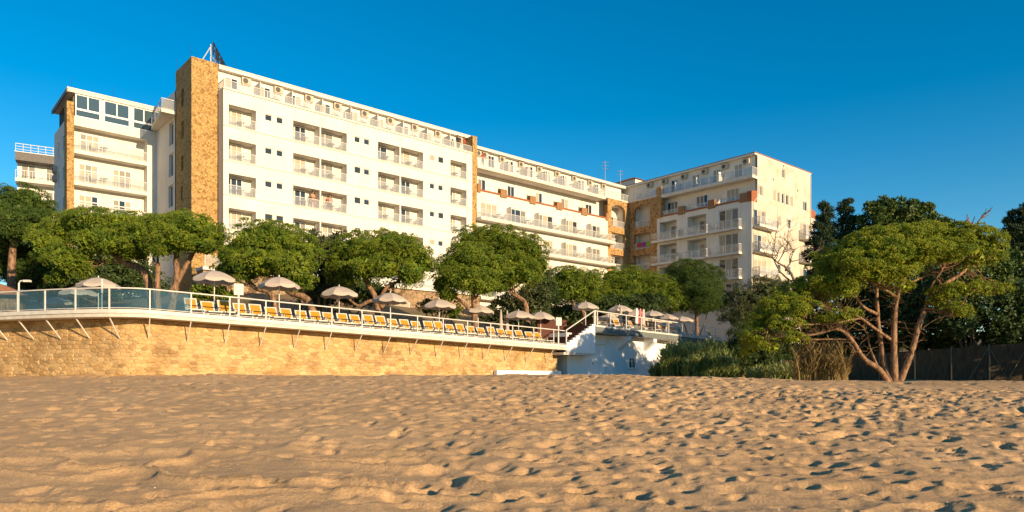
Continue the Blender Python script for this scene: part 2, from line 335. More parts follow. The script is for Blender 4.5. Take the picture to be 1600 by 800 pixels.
# ------------------------------------------------------------------ sand
def build_sand():
    rng = np.random.default_rng(5)
    nr, nc = 510, 690
    Ys = 4.2 * (62 / 4.2) ** (np.arange(nr) / (nr - 1)); us = np.linspace(-1, 1, nc)
    half = 0.86 * Ys + 3.5
    X = us[None, :] * half[:, None]; Y = np.repeat(Ys[:, None], nc, 1)
    right = ss(-0.25, 0.15, X / np.maximum(Y, 1))                 # trampled part
    track = ss(23, 27, Y) * ss(0.30, 0.42, X / Y)                 # raked strip by the fence
    H = np.zeros_like(X)
    H += 0.05 * (vnoise(X * 0.5 + 9, Y * 0.5, 1) - 0.5) + 0.05 * (vnoise(X * 1.1, Y * 1.4, 2) - 0.5) * (1 - 0.7 * track)
    # wind ridges on the left, long in X
    wx = X * 0.8 + 0.9 * vnoise(X * 0.5, Y * 0.9, 3); wy = Y * 1.35 + 1.3 * vnoise(X * 0.45 + 3, Y * 0.8, 4) + 0.25 * X
    n1 = vnoise(wx, wy * 1.2, 6); ridge = 1 - np.abs(2 * n1 - 1)
    H += (0.060 + 0.06 * (1 - ss(8, 13, Y))) * (ridge ** 6.0) * (1 - 0.6 * right) * (1 - 0.85 * track) * (1 - 0.80 * ss(10, 19, Y) * (1 - right))
    n2 = vnoise(X * 1.5 + 0.9 * Y, Y * 2.6 - 0.4 * X, 8); H += 0.030 * ((1 - np.abs(2 * n2 - 1)) ** 2.5) * (1 - 0.8 * track) * (0.25 + 0.75 * right)
    n3 = vnoise(X * 3.1 - 0.6 * Y + 2 * n2, Y * 4.4 + 0.7 * X, 9); H += 0.020 * (n3 - 0.5) * (1 - 0.6 * track) * (0.3 + 0.7 * right)
    H += (0.018 * (vnoise(X * 7, Y * 7, 12) - 0.5) + 0.010 * (vnoise(X * 15, Y * 15, 13) - 0.5)) * (0.45 + 0.55 * right)
    n4 = vnoise(X * 2.2 + 0.9 * Y, Y * 5.5 + 1.5 * vnoise(X, Y, 14), 15); H += 0.016 * ((1 - np.abs(2 * n4 - 1)) ** 3) * 0.7 * (1 - right) * (1 - 0.5 * ss(12, 22, Y))
    # footprints and scuffs
    N = 17000
    fy = 4.6 + (36 - 4.6) * np.sqrt(rng.random(N)); fx = (rng.random(N) * 2 - 1) * (0.84 * fy + 2.5)
    trails = []
    for _ in range(34):                                             # a few walked lines
        p = np.array([rng.uniform(-6, 18), rng.uniform(6, 26)]); a = rng.uniform(-0.5, 0.9)
        for k in range(30):
            trails.append(p + np.array([-math.sin(a), math.cos(a)]) * 0.12 * (1 if k % 2 else -1)); p = p + 0.62 * np.array([math.cos(a), math.sin(a)]); a += rng.normal() * 0.06
    trails = np.array(trails); fx = np.concatenate([fx, trails[:, 0]]); fy = np.concatenate([fy, trails[:, 1]])
    pr = ss(-0.25, 0.15, fx / fy); tr = ss(23, 27, fy) * ss(0.30, 0.42, fx / fy)
    keep = rng.random(len(fx)) < (0.62 + 0.38 * pr) * (1 - 0.88 * tr)
    fx = fx[keep]; fy = fy[keep]
    logr = math.log(62 / 4.2) / (nr - 1)
    for x0, y0 in zip(fx, fy):
        a = 0.070 + 0.115 * rng.random() ** 1.3 * (1.25 if y0 > 14 else 1.0); b = a * rng.uniform(0.55, 0.95); th = rng.uniform(-0.7, 0.7) + (0 if rng.random() < 0.6 else 1.2); d = a * rng.uniform(0.18, 0.46) * min(1.3, 0.8 + y0 / 40)
        d *= 0.72 + 0.28 * float(ss(-0.25, 0.15, x0 / y0)) + 0.25 * (y0 < 9.5) * (x0 < 0)
        R = 2.6 * a; rim = rng.uniform(0.1, 0.4); ph = rng.uniform(0, 6.28); ca = math.cos(ph); sa = math.sin(ph)
        i0 = int(math.log(max(y0 - R, 4.21) / 4.2) / logr); i1 = int(math.log(min(max(y0 + R, 4.25), 61.9) / 4.2) / logr) + 2
        hmin = 0.86 * Ys[min(i0, nr - 1)] + 3.5; hmax = 0.86 * Ys[min(i1, nr - 1)] + 3.5
        lo = min((x0 - R) / hmin, (x0 - R) / hmax); hi = max((x0 + R) / hmin, (x0 + R) / hmax)
        j0 = max(int((lo + 1) / 2 * (nc - 1)), 0); j1 = min(int((hi + 1) / 2 * (nc - 1)) + 2, nc)
        if j1 <= j0 or i1 <= i0: continue
        dx = X[i0:i1, j0:j1] - x0; dy = Y[i0:i1, j0:j1] - y0
        uu = (dx * math.cos(th) + dy * math.sin(th)) / a; vv = (-dx * math.sin(th) + dy * math.cos(th)) / b
        r2 = uu * uu + vv * vv
        H[i0:i1, j0:j1] += -d * np.exp(-(r2 ** 1.9)) + d * rim * np.exp(-((np.sqrt(r2) - 1.35) / 0.55) ** 2) * (0.5 + 0.5 * np.tanh(1.5 * (uu * ca + vv * sa)))
    H += 0.11 * (vnoise(X * 0.55, Y * 0.3, 21) - 0.35) * ss(26, 32, Y) + 0.05 * (vnoise(X * 1.6, Y * 0.8, 22) - 0.5) * ss(28, 32, Y)      # low drifts against the wall
    Z = sand_z(X, Y) + H
    V = np.stack([X, Y, Z], -1).reshape(-1, 3)
    idx = np.arange(nr * nc).reshape(nr, nc)
    Fq = np.stack([idx[:-1, :-1], idx[:-1, 1:], idx[1:, 1:], idx[1:, :-1]], -1).reshape(-1, 4)
    o = link('beach_sand', fast_mesh('beach_sand', V, Fq, True), 'sand'); o['kind'] = 'structure'
    # pebbles and shells scattered near the viewer, too many to count
    mb = MB()
    for _ in range(200):
        y = 5.5 + 16 * rng.random() ** 1.5; x = (rng.random() * 2 - 1) * 0.75 * y; r = rng.uniform(0.004, 0.012)
        i = min(int(math.log(y / 4.2) / logr), nr - 1); j = int((x / (0.86 * Ys[i] + 3.5) + 1) / 2 * (nc - 1)); z = Z[i, j]
        pts = [(x + r * math.cos(a) * rng.uniform(0.7, 1.3), y + r * math.sin(a) * rng.uniform(0.7, 1.3)) for a in np.arange(5) * 1.257]
        mb.hexa([(p[0], p[1], z - 0.004) for p in pts], [((p[0] + x) / 2, (p[1] + y) / 2, z + r * 0.9) for p in pts])
    o = mb.build('pebbles', 'plastic_white'); tag(o, 'pale pebbles and shell bits scattered over the near sand', 'pebbles', kind='stuff')
build_sand()
# far ground under everything, out to the horizon
o = MB().quad((-3000, -3000, -1.2), (3000, -3000, -1.2), (3000, 3000, -1.2), (-3000, 3000, -1.2)).build('ground', 'sand'); o['kind'] = 'structure'

# ------------------------------------------------------------------ hillside behind the terraces
WL = [path(s, 0.9)[0] for s in np.linspace(0, PATH_L, 60)]
LINE = [Vector((-140, 76))] + WL + [Vector((5.4, 52.4)), Vector((21.2, 70.4)), Vector((26, 74)), Vector((44, 79)), Vector((200, 95))]
def line_dist(X, Y):
    best = np.full(X.shape, 1e9); sgn = np.ones(X.shape)
    for a, b in zip(LINE, LINE[1:]):
        dx, dy = b.x - a.x, b.y - a.y; L2 = dx * dx + dy * dy
        if L2 < 1e-9: continue
        t = np.clip(((X - a.x) * dx + (Y - a.y) * dy) / L2, 0, 1); ex = X - (a.x + t * dx); ey = Y - (a.y + t * dy)
        d = np.hypot(ex, ey); s = np.sign(dx * (Y - a.y) - dy * (X - a.x)); m = d < best
        best = np.where(m, d, best); sgn = np.where(m, s, sgn)
    return best * sgn
def hill_h(X, Y):
    X = np.asarray(X, dtype=float); Y = np.asarray(Y, dtype=float)
    lvl = np.where(X < 4.6, 3.0 - 0.9 * np.clip((X + 15) / 19, 0, 1), 3.35)
    lvl = lvl * (1 - ss(22, 34, X)) + 1.2 * ss(22, 34, X)
    d = line_dist(X, Y)
    flat = np.where(X < 3, 9.0, 17.0)
    rise = np.clip((d - flat) * 0.30, 0, 4.0) + ss(30, 110, d) * 6
    h = lvl - 0.12 + rise
    return np.where(d > 1.4, h, np.where(d < 0.5, -4.0, -4.0 + (h + 4.0) * (d - 0.5) / 0.9))
def hz(x, y): return float(hill_h(np.array([x]), np.array([y]))[0]) + E
def build_hill():
    xs = np.concatenate([np.linspace(-160, -46, 40), np.linspace(-45, 50, 240), np.linspace(52, 200, 50)]); ys = np.concatenate([np.linspace(31, 100, 180), np.linspace(102, 260, 50)])
    X, Y = np.meshgrid(xs, ys); Z = hill_h(X, Y) + E + 0.12 * (vnoise(X * 0.6, Y * 0.6, 11) - 0.5) * (line_dist(X, Y) > 10)
    idx = np.arange(X.size).reshape(X.shape); Fq = np.stack([idx[:-1, :-1], idx[:-1, 1:], idx[1:, 1:], idx[1:, :-1]], -1).reshape(-1, 4)
    zz = Z.reshape(-1)[Fq].max(1); Fq = Fq[zz > -2.0]
    o = link('hillside', fast_mesh('hillside', np.stack([X, Y, Z], -1).reshape(-1, 3), Fq, True), 'soil'); o['kind'] = 'structure'
build_hill()

# ------------------------------------------------------------------ lower terrace: deck, struts
def build_deck():
    mb = MB(); S = np.linspace(0, PATH_L, 120)
    T = 0.30
    for a, b in zip(S, S[1:]):
        p0 = path(a, 0)[0]; q0 = path(a, 3.4)[0]; p1 = path(b, 0)[0]; q1 = path(b, 3.4)[0]; z0 = deck_z(a); z1 = deck_z(b)
        mb.quad((*p0, z0), (*p1, z1), (*q1, z1), (*q0, z0)); mb.quad((*q0, z0 - T), (*q1, z1 - T), (*p1, z1 - T), (*p0, z0 - T)); mb.quad((*p0, z0 - T), (*p1, z1 - T), (*p1, z1), (*p0, z0))
        mb.quad((*q1, z1 - T), (*q0, z0 - T), (*q0, z0), (*q1, z1))
    for s in (0, PATH_L):
        p = path(s, 0)[0]; q = path(s, 3.4)[0]; z = deck_z(s); mb.quad((*p, z - T), (*q, z - T), (*q, z), (*p, z))
    root = mb.build('terrace_deck', 'deck_concrete'); root['kind'] = 'structure'
    # a thin lip along the edge
    lip = MB()
    for a, b in zip(S, S[1:]):
        z0 = deck_z(a); z1 = deck_z(b); A = [(*path(a, o)[0], z0 + h) for o, h in ((-0.05, -0.13), (-0.05, 0.05), (0.12, 0.05), (0.12, 0.004))]; B = [(*path(b, o)[0], z1 + h) for o, h in ((-0.05, -0.13), (-0.05, 0.05), (0.12, 0.05), (0.12, 0.004))]
        for k in range(3): lip.quad(A[k], B[k], B[k + 1], A[k + 1])
        lip.quad((*path(a, 0.0)[0], z0 - 0.13), (*path(b, 0.0)[0], z1 - 0.13), B[0], A[0])
    lip.build('edge_lip', 'white_paint', root)
    for s in POSTS:
        p = path(s, 0.10)[0]; q = path(s, 0.90)[0]; z = deck_z(s) - 0.29
        MB().bar((*p, z), (*q, z - 0.92), 0.045, 0.045).build('strut', 'white_paint', root)
POSTS = []
_s = 0.9
while _s < PATH_L - 0.3: POSTS.append(_s); _s += 1.78
build_deck()

def build_wall():
    random.seed(12); root = thing('stone_retaining_wall', 'long golden rubble stone wall under the lounger terrace', 'wall', (*path(14, 0.9)[0], E)); L = Vector(root.location)
    OFF = 0.98
    def P(s, d, z):
        p = path(s, OFF - d)[0]; return Vector((p.x, p.y, z)) - L
    back = MB(); S = np.linspace(0, PATH_L, 130)
    for a, b in zip(S, S[1:]):
        back.quad(P(a, 0, E - 0.9), P(b, 0, E - 0.9), P(b, 0, deck_z(b) - 0.30), P(a, 0, deck_z(a) - 0.30))
        back.quad(P(a, -0.5, E - 0.9), P(b, -0.5, E - 0.9), P(b, -0.5, deck_z(b) - 0.30), P(a, -0.5, deck_z(a) - 0.30))
    back.build('mortar_bed', 'mortar', root)
    # random rubble: Voronoi cells of jittered sites in the wall plane
    stones = []; rng = np.random.default_rng(31); sites = []
    z = -0.35; r_ = 0
    while z < 2.9:
        s = (0.2 if r_ % 2 else 0.0) - 0.4
        while s < PATH_L + 0.4:
            sites.append((s + rng.normal() * 0.07, z + rng.normal() * 0.032)); s += rng.uniform(0.20, 0.50)
        z += rng.uniform(0.15, 0.21); r_ += 1
    S_ = np.array(sites); M_ = S_ * np.array([0.52, 1.0])          # stones a little wider than tall
    for i in range(len(S_)):
        if not (0 <= S_[i, 0] <= PATH_L): continue
        d2 = ((M_ - M_[i]) ** 2).sum(1); nb = np.argsort(d2)[1:15]; m0 = M_[i]
        poly = [m0 + np.array(q) for q in ((-0.5, -0.5), (0.5, -0.5), (0.5, 0.5), (-0.5, 0.5))]
        for j in nb:
            nv = M_[j] - m0; mid = (M_[j] + m0) / 2; out = []
            for k in range(len(poly)):
                a, b = poly[k], poly[(k + 1) % len(poly)]; da = (a - mid) @ nv; db = (b - mid) @ nv
                if da <= 0: out.append(a)
                if da * db < 0: out.append(a + (b - a) * (da / (da - db)))
            poly = out
            if len(poly) < 3: break
        if len(poly) < 3: continue
        tp = deck_z(S_[i, 0]) - E - 0.33
        P2 = [(float(np.clip(q[0] / 0.52, 0.0, PATH_L)), float(min(q[1], tp)) + E) for q in poly]
        hh = max(q[1] for q in P2) - min(q[1] for q in P2); ww = max(q[0] for q in P2) - min(q[0] for q in P2)
        if hh < 0.07 or ww < 0.07: continue
        stones.append((S_[i, 0], P2, hh * ww))
    def stone(st):
        P2 = st[1]; n = len(P2); cs = sum(q[0] for q in P2) / n; cz = sum(q[1] for q in P2) / n; d = random.uniform(0.012, 0.055); v = []
        for q in P2: v.append(P(q[0] + (cs - q[0]) * 0.015, -0.02, q[1] + (cz - q[1]) * 0.02))
        for q in P2: t = random.uniform(0.01, 0.06); v.append(P(q[0] + (cs - q[0]) * t, d * random.uniform(0.35, 0.8), q[1] + (cz - q[1]) * t))
        for q in P2: t = random.uniform(0.30, 0.45); v.append(P(q[0] + (cs - q[0]) * t, d * random.uniform(0.85, 1.15), q[1] + (cz - q[1]) * t))
        f = [(r0 + k, r0 + (k + 1) % n, r0 + n + (k + 1) % n, r0 + n + k) for r0 in (0, n) for k in range(n)] + [tuple(2 * n + k for k in range(n))]
        return v, f
    PAL = [(1.0, 1.0, 1.0), (1.1, 1.05, 0.95), (1.18, 1.14, 1.05), (0.9, 0.82, 0.7), (0.78, 0.72, 0.66), (1.05, 0.92, 0.72), (0.62, 0.55, 0.48), (1.2, 1.2, 1.2)]
    def tint(): 
        c = random.choices(PAL, (6, 6, 4, 4, 3, 4, 2.2, 2))[0]; k = random.uniform(0.93, 1.06); return tuple((0.3 + 0.7 * x) * k for x in c)
    def paint(me, cols):
        a = me.color_attributes.new('tint', 'FLOAT_COLOR', 'POINT'); a.data.foreach_set('color', np.array([[*c, 1] for c in cols], dtype=np.float32).ravel())
    def shown(st):
        p = path(st[0], OFF)[0]; sx = p.x / p.y
        return 1e9 if abs(sx) > 0.71 else p.y ** 2 / st[2]
    stones.sort(key=shown)
    for st in stones[:300]:
        v, f = stone(st); me = bpy.data.meshes.new('stone'); me.from_pydata(v, [], f); me.update(); c = tint(); paint(me, [c] * len(v)); link('stone', me, 'wall_stone', root)
    V = []; Fc = []; C = []
    for st in stones[300:]:
        v, f = stone(st); i = len(V); V += v; Fc += [tuple(i + k for k in q) for q in f]; C += [tint()] * len(v)
    me = bpy.data.meshes.new('further_stones'); me.from_pydata(V, [], Fc); me.update(); paint(me, C); o = link('further_stones', me, 'wall_stone', root); o['kind'] = 'stuff'
build_wall()
# white concrete kerb at the foot of the wall by the bathing house
_p0, _d0 = path(PATH_L - 5.6, 0.55); _p1, _ = path(PATH_L, 0.55); _q0 = path(PATH_L - 5.6, 0.9)[0]; _q1 = path(PATH_L, 0.9)[0]
_e = Vector((6.2, 52.9)); 
o = MB().hexa([(*_p0, E - 0.4), (*_p1, E - 0.4), (*_q1, E - 0.4), (*_q0, E - 0.4)], [(*_p0, E + 0.40), (*_p1, E + 0.36), (*_q1, E + 0.36), (*_q0, E + 0.40)]).build('concrete_kerb', 'house_render')
tag(o, 'low white concrete kerb at the foot of the stone wall beside the white beach house', 'kerb')

# ------------------------------------------------------------------ lower terrace railing
def build_railing():
    root = thing('terrace_railing', 'white metal railing with blue tinted glass panels along the lounger terrace edge', 'railing', (*path(S_CORNER, 0.1)[0], deck_z(S_CORNER))); L = Vector(root.location)
    P = lambda s, o, h: Vector((*path(s, o)[0], deck_z(s) + h)) - L
    S = [0.0] + POSTS + [PATH_L - 0.1]
    SF = np.arange(0, PATH_L, 0.4).tolist() + [PATH_L - 0.1]
    MB().tube([P(s, 0.12, 1.02) for s in SF], 0.036, 8).build('top_rail', 'white_paint', root, smooth=True)
    MB().tube([P(s, 0.12, 0.12) for s in SF], 0.018, 6).build('bottom_rail', 'white_paint', root, smooth=True)
    for s in POSTS: MB().box(-0.028, 0.028, -0.028, 0.028, 0.0, 1.0).build('post', 'white_paint', root, P(s, 0.12, 0.0), (0, 0, math.atan2(path(s)[1].y, path(s)[1].x)))
    for a, b in zip(S, S[1:]):
        if a > S_CORNER - 1.0: 
            continue
        g = MB(); N = 5
        for k in range(N):
            s0 = a + 0.06 + (b - a - 0.12) * k / N; s1 = a + 0.06 + (b - a - 0.12) * (k + 1) / N
            g.quad(P(s0, 0.115, 0.14), P(s1, 0.115, 0.14), P(s1, 0.115, 0.96), P(s0, 0.115, 0.96)); g.quad(P(s1, 0.127, 0.14), P(s0, 0.127, 0.14), P(s0, 0.127, 0.96), P(s1, 0.127, 0.96))
        g.build('glass_panel', 'terrace_glass', root)
build_railing()
# ------------------------------------------------------------------ hotel (local x along the sea front, local y into the building, local z above eye level)
HA = math.atan2(0.66436, 0.74741)
hotel = thing('hotel_building', 'white L shaped hotel with stone tower, loggias and long balconies above the pines', 'hotel', (-25.006, 62.1, E), HA)
random.seed(3)
def HW(x, y, z):   # hotel local -> world
    c, s = math.cos(HA), math.sin(HA); return Vector((-25.006 + c * x - s * y, 62.1 + s * x + c * y, E + z))
def wall_open(mb, P, a0, a1, z0, z1, ops, depth):
    """sheet with rectangular openings; P(a, d, z) maps to 3D, d goes into the wall; ops = (a0, a1, z0, z1[, depth])"""
    A = sorted({a0, a1, *[o[0] for o in ops], *[o[1] for o in ops]}); Z = sorted({z0, z1, *[o[2] for o in ops], *[o[3] for o in ops]})
    for p, q in zip(A, A[1:]):
        run = None
        for r, t in zip(Z, Z[1:]):
            ca, cz = (p + q) / 2, (r + t) / 2
            hole = any(o[0] < ca < o[1] and o[2] < cz < o[3] for o in ops)
            if not hole: run = (run[0], t) if run else (r, t)
            if (hole or t == Z[-1]) and run:
                mb.quad(P(p, 0, run[0]), P(q, 0, run[0]), P(q, 0, run[1]), P(p, 0, run[1])); run = None
    for o in ops:
        d = o[4] if len(o) > 4 else depth; a, b, r, t = o[:4]
        mb.quad(P(a, 0, r), P(a, d, r), P(a, d, t), P(a, 0, t)); mb.quad(P(b, d, r), P(b, 0, r), P(b, 0, t), P(b, d, t))
        mb.quad(P(a, 0, t), P(a, d, t), P(b, d, t), P(b, 0, t)); mb.quad(P(a, d, r), P(a, 0, r), P(b, 0, r), P(b, d, r))
    return mb
WIN_CACHE = {}
def window(kind, w, h, loc, rz, panes=2, rows=1, frame='frame_white', p_dark=0.35, fw=0.06):
    """frame with its panes; local x along the wall, -y outwards, origin at bottom centre"""
    key = ('f', round(w, 2), round(h, 2), panes, rows, frame, fw)
    if key not in WIN_CACHE:
        mb = MB(); mb.box(-w / 2, -w / 2 + fw, -0.04, 0.04, 0, h); mb.box(w / 2 - fw, w / 2, -0.04, 0.04, 0, h); mb.box(-w / 2 + fw, w / 2 - fw, -0.04, 0.04, 0, fw); mb.box(-w / 2 + fw, w / 2 - fw, -0.04, 0.04, h - fw, h)
        for k in range(1, panes): x = -w / 2 + w * k / panes; mb.box(x - fw / 2, x + fw / 2, -0.035, 0.035, fw, h - fw)
        if rows == 2:
            for k in range(panes): x0 = -w / 2 + w * k / panes + fw * (1 if k == 0 else 0.5); x1 = -w / 2 + w * (k + 1) / panes - fw * (1 if k == panes - 1 else 0.5); mb.box(x0, x1, -0.03, 0.03, h * 0.68 - fw / 2, h * 0.68 + fw / 2)
        me = mb.mesh('window_frame'); me.materials.append(MATS[frame]); pm = {}
        pw = w / panes - fw
        for c in ('dark_glass', 'curtain', 'sheer_curtain', 'blue_glass'):
            q = MB().box(-pw / 2, pw / 2, -0.012, 0.012, fw, h - fw).mesh('pane'); q.materials.append(MATS[c]); pm[c] = q
        WIN_CACHE[key] = (me, pm)
    me, pm = WIN_CACHE[key]
    o = link(kind, me, None, hotel, loc, (0, 0, rz))
    for k in range(panes):
        if p_dark < 0: c = 'blue_glass'
        else: c = 'dark_glass' if random.random() < p_dark else random.choice(('curtain', 'curtain', 'sheer_curtain'))
        link('pane', pm[c], None, o, (-w / 2 + w * (k + 0.5) / panes, 0.015, 0))
    return o
def railing(A, B, h=0.9, n=None, glass=True, post_w=0.05, z_gap=0.08, mat_='white_paint', bars=True):
    """straight balcony railing between two local points"""
    A = Vector(A); B = Vector(B); L = (B - A).length; d = (B - A) / L; n = n or max(1, round(L / 1.3))
    mb = MB(); up = Vector((0, 0, 1))
    mb.bar(A + up * h, B + up * h, 0.06, 0.05); mb.bar(A + up * z_gap, B + up * z_gap, 0.035, 0.035)
    for k in range(n + 1):
        p = A + d * (L * k / n); mb.bar(p, p + up * (h - 0.02), post_w, post_w)
    if bars:
        m = int(L / 0.14)
        for k in range(1, m): p = A + d * (L * k / m); mb.bar(p + up * z_gap, p + up * (h - 0.02), 0.014, 0.014)
    o = mb.build('railing', mat_, hotel)
    if glass:
        x = d.cross(up) * 0.006
        g = MB(); a = A + up * (z_gap + 0.03); b = B + up * (z_gap + 0.03); c = up * (h - z_gap - 0.08)
        g.hexa([a - x, b - x, b + x, a + x], [a - x + c, b - x + c, b + x + c, a + x + c]); g.build('glass_panel', 'balcony_glass', o)
    return o
def hbox(name, material, *b): return MB().box(*b).build(name, material, hotel)
def ac_unit(loc, rz):
    global AC
    if AC is None:
        c = MB().box(-0.42, 0.42, -0.30, 0.0, 0, 0.58).box(-0.30, -0.24, -0.26, 0.02, -0.07, 0).box(0.24, 0.30, -0.26, 0.02, -0.07, 0).mesh('ac'); c.materials.append(MATS['ac_beige'])
        g = MB(); n = 14
        g.poly([(-0.09 + 0.23 * math.cos(6.2832 * k / n), -0.312, 0.29 + 0.23 * math.sin(6.2832 * k / n)) for k in range(n)])
        for r in (0.10, 0.17, 0.23):
            g.tube([(-0.09 + r * math.cos(6.2832 * k / n), -0.318, 0.29 + r * math.sin(6.2832 * k / n)) for k in range(n + 1)], 0.008, 4)
        gm = g.mesh('grille'); gm.materials.append(MATS['ac_grille']); AC = (c, gm)
    o = link('air_conditioner', AC[0], None, hotel, loc, (0, 0, rz)); link('fan_grille', AC[1], None, o); return o
AC = None
MP = lambda a, d, z: (a, d, z)                 # main front: a = x, into = +y
ROWS = [21.87, 18.86, 15.86, 12.85, 9.85]

# --- main block
LOG = [(0.46, 2.87), (6.36, 9.02), (9.16, 11.88), (15.37, 17.93), (18.10, 20.86), (24.45, 26.69)]
SMALL = [(3.70, 4.38), (4.76, 5.40), (12.72, 13.36), (13.78, 14.42), (21.72, 22.36), (22.84, 23.48)]
DEPTH = 1.05
ops = []
for z in ROWS:
    for a, b in LOG: ops.append((a, b, z, z + 1.83, DEPTH))
    for a, b in SMALL: ops.append((a, b, z + 1.22, z + 1.80, 0.22))
mb = wall_open(MB(), MP, 0, 27.5, 8.9, 25.05, ops, 0.2)
mb.quad((0, 0, 4), (0, 12, 4), (0, 12, 25.05), (0, 0, 25.05)); mb.quad((0, 0, 25.05), (27.5, 0, 25.05), (27.5, 1.5, 25.05), (0, 1.5, 25.05))
mb.box(0.02, 27.5, DEPTH, 11, 4, 25.0)         # rooms behind the loggias
mb.build('main_block_wall', 'white_render', hotel)
for z in ROWS:
    hbox('floor_ledge', 'slab_edge', -0.03, 27.5, -0.07, -0.002, z - 0.10, z - 0.005)
hbox('floor_ledge', 'slab_edge', -0.05, 27.5, -0.10, -0.002, 24.93, 25.06)
for ri, z in enumerate(ROWS):
    for k, (a, b) in enumerate(LOG):
        railing((a + 0.01, 0.07, z), (b - 0.01, 0.07, z), 0.86, n=2, bars=False)
        w = (b - a) * 0.62; x = a + w / 2 + 0.05
        window('balcony_window', w, 1.72, (x, DEPTH - 0.045, z + 0.01), 0, 3 if random.random() < 0.7 else 2, 1, 'frame_white', 0.30)
    for a, b in SMALL: window('bathroom_window', b - a, 0.58, ((a + b) / 2, 0.12, z + 1.22), 0, 1, 1, 'frame_brown' if random.random() < 0.3 else 'frame_white', 0.75, fw=0.05)
# roof storey, set back
mb = wall_open(MB(), lambda a, d, z: (a, 1.5 + d, z), 0, 27.5, 25.05, 27.02, [], 0.1)
mb.quad((0, 1.5, 25.05), (0, 11, 25.05), (0, 11, 27.02), (0, 1.5, 27.02)).quad((27.5, 1.5, 25.05), (27.5, 11, 25.05), (27.5, 11, 27.02), (27.5, 1.5, 27.02)).quad((0, 11, 4), (27.5, 11, 4), (27.5, 11, 27.02), (0, 11, 27.02))
mb.build('roof_storey_wall', 'white_render', hotel)
hbox('roof', 'white_render', 0.005, 28.4, 1.05, 11.3, 27.02, 27.30)
hbox('roof_edge', 'slab_edge', -0.02, 28.44, 1.0, 11.34, 27.302, 27.37)
for i in range(9):
    x0 = 0.35 + 3.03 * i
    window('terrace_door', 1.15, 2.0, (x0 + 0.85, 1.46, 24.62), 0, 2, 1, 'frame_white', 0.4)
    ac_unit((x0 + 2.15, 1.5, 26.35), 0)
    if i < 8: hbox('balcony_partition', 'white_render', x0 + 2.93, x0 + 3.0, 0.12, 1.49, 25.06, 26.45)
railing((0.06, 0.08, 25.06), (27.4, 0.08, 25.06), 0.72, n=21, bars=False)
railing((0.06, 0.08, 25.06), (0.06, 1.45, 25.06), 0.72, n=1, bars=False)
hbox('stone_pilaster', 'tower_stone', 27.5, 28.13, -0.06, 11.1, 4, 26.99)
# --- tower
mb = MB(); slits = [(3.33, 3.97, 23.84, 25.39), (3.33, 3.97, 21.0, 22.55), (3.40, 4.0, 18.2, 19.5), (3.6, 4.1, 15.6, 16.8)]
wall_open(mb, lambda a, d, z: (-2.25 + d, a, z), 1.26, 5.6, 3, 27.5, slits, 0.35)
mb.quad((-2.25, 1.26, 3), (-0.002, 1.26, 3), (-0.002, 1.26, 27.5), (-2.25, 1.26, 27.5)).quad((-0.002, 1.26, 3), (-0.002, 5.6, 3), (-0.002, 5.6, 27.5), (-0.002, 1.26, 27.5)).quad((-2.25, 5.6, 3), (-0.002, 5.6, 3), (-0.002, 5.6, 27.5), (-2.25, 5.6, 27.5)).quad((-2.25, 1.26, 27.5), (-0.002, 1.26, 27.5), (-0.002, 5.6, 27.5), (-2.25, 5.6, 27.5))
mb.build('stone_tower', 'tower_stone', hotel)
for a, b, z0, z1 in slits: window('slit_window', b - a - 0.02, z1 - z0 - 0.02, (-1.98, (a + b) / 2, z0 + 0.01), -math.pi / 2, 1, 1, 'frame_brown', 0.2, fw=0.05)
# --- inner return wall between tower and left wing (faces left)
mb = MB(); iops = [(6.0, 7.3, 21.15, 23.2), (6.05, 7.4, 18.3, 20.4), (6.1, 7.5, 15.5, 17.5), (6.1, 7.5, 12.5, 14.5)]
wall_open(mb, lambda a, d, z: (-2.3 + d, a, z), 5.6, 11.19, 4, 25.8, iops, 0.25)
mb.quad((-2.3, 5.6, 25.8), (0, 5.6, 25.8), (0, 12, 25.8), (-2.3, 12, 25.8)); mb.box(-1.9, -0.01, 5.62, 12, 4, 25.75)
mb.build('return_wall', 'white_render', hotel)
for a, b, z0, z1 in iops: window('stair_window', b - a - 0.02, z1 - z0 - 0.02, (-2.1, (a + b) / 2, z0 + 0.01), -math.pi / 2, 2, 1, 'frame_white', 0.6)
MB().prism([(-2.31, 5.62), (-2.31, 11.6), (-2.75, 11.6), (-3.55, 5.3), (-2.31, 5.3)], 23.55, 23.85).build('corner_balcony_slab', 'white_render', hotel)
railing((-3.48, 5.4, 23.85), (-2.8, 11.0, 23.85), 0.95, n=3, bars=False); railing((-3.48, 5.4, 23.85), (-2.34, 5.4, 23.85), 0.95, n=1, bars=False)
# --- left wing
LY = 11.19
hbox('left_wing_wall', 'white_render', -9.6, -2.31, LY + 1.0, 18.2, 3, 23.38)
hbox('left_wing_pier', 'white_render', -3.15, -2.305, LY, LY + 0.998, 3, 22.56)
hbox('stone_pilaster', 'tower_stone', -9.80, -9.24, LY - 0.25, LY + 0.9, 3, 24.55)
hbox('penthouse_parapet', 'white_render', -9.235, -2.305, LY, LY + 1.1, 22.57, 23.40)
for z in (20.45, 17.60, 14.75, 11.9):
    hbox('balcony_slab', 'white_render', -9.238, -3.152, LY + 0.02, LY + 0.998, z - 0.36, z)
    railing((-9.2, LY + 0.07, z), (-2.4, LY + 0.07, z), 0.85, n=6, bars=False, post_w=0.03)
window('balcony_window', 1.55, 1.75, (-7.8, LY + 0.95, 20.46), 0, 3, 2, 'frame_white', 0.0)
for z in (17.61, 14.76, 11.91):
    for x in (-7.9, -5.1): window('balcony_window', 1.58, 1.85, (x, LY + 0.95, z), 0, 3, 2, 'frame_white', 0.35)
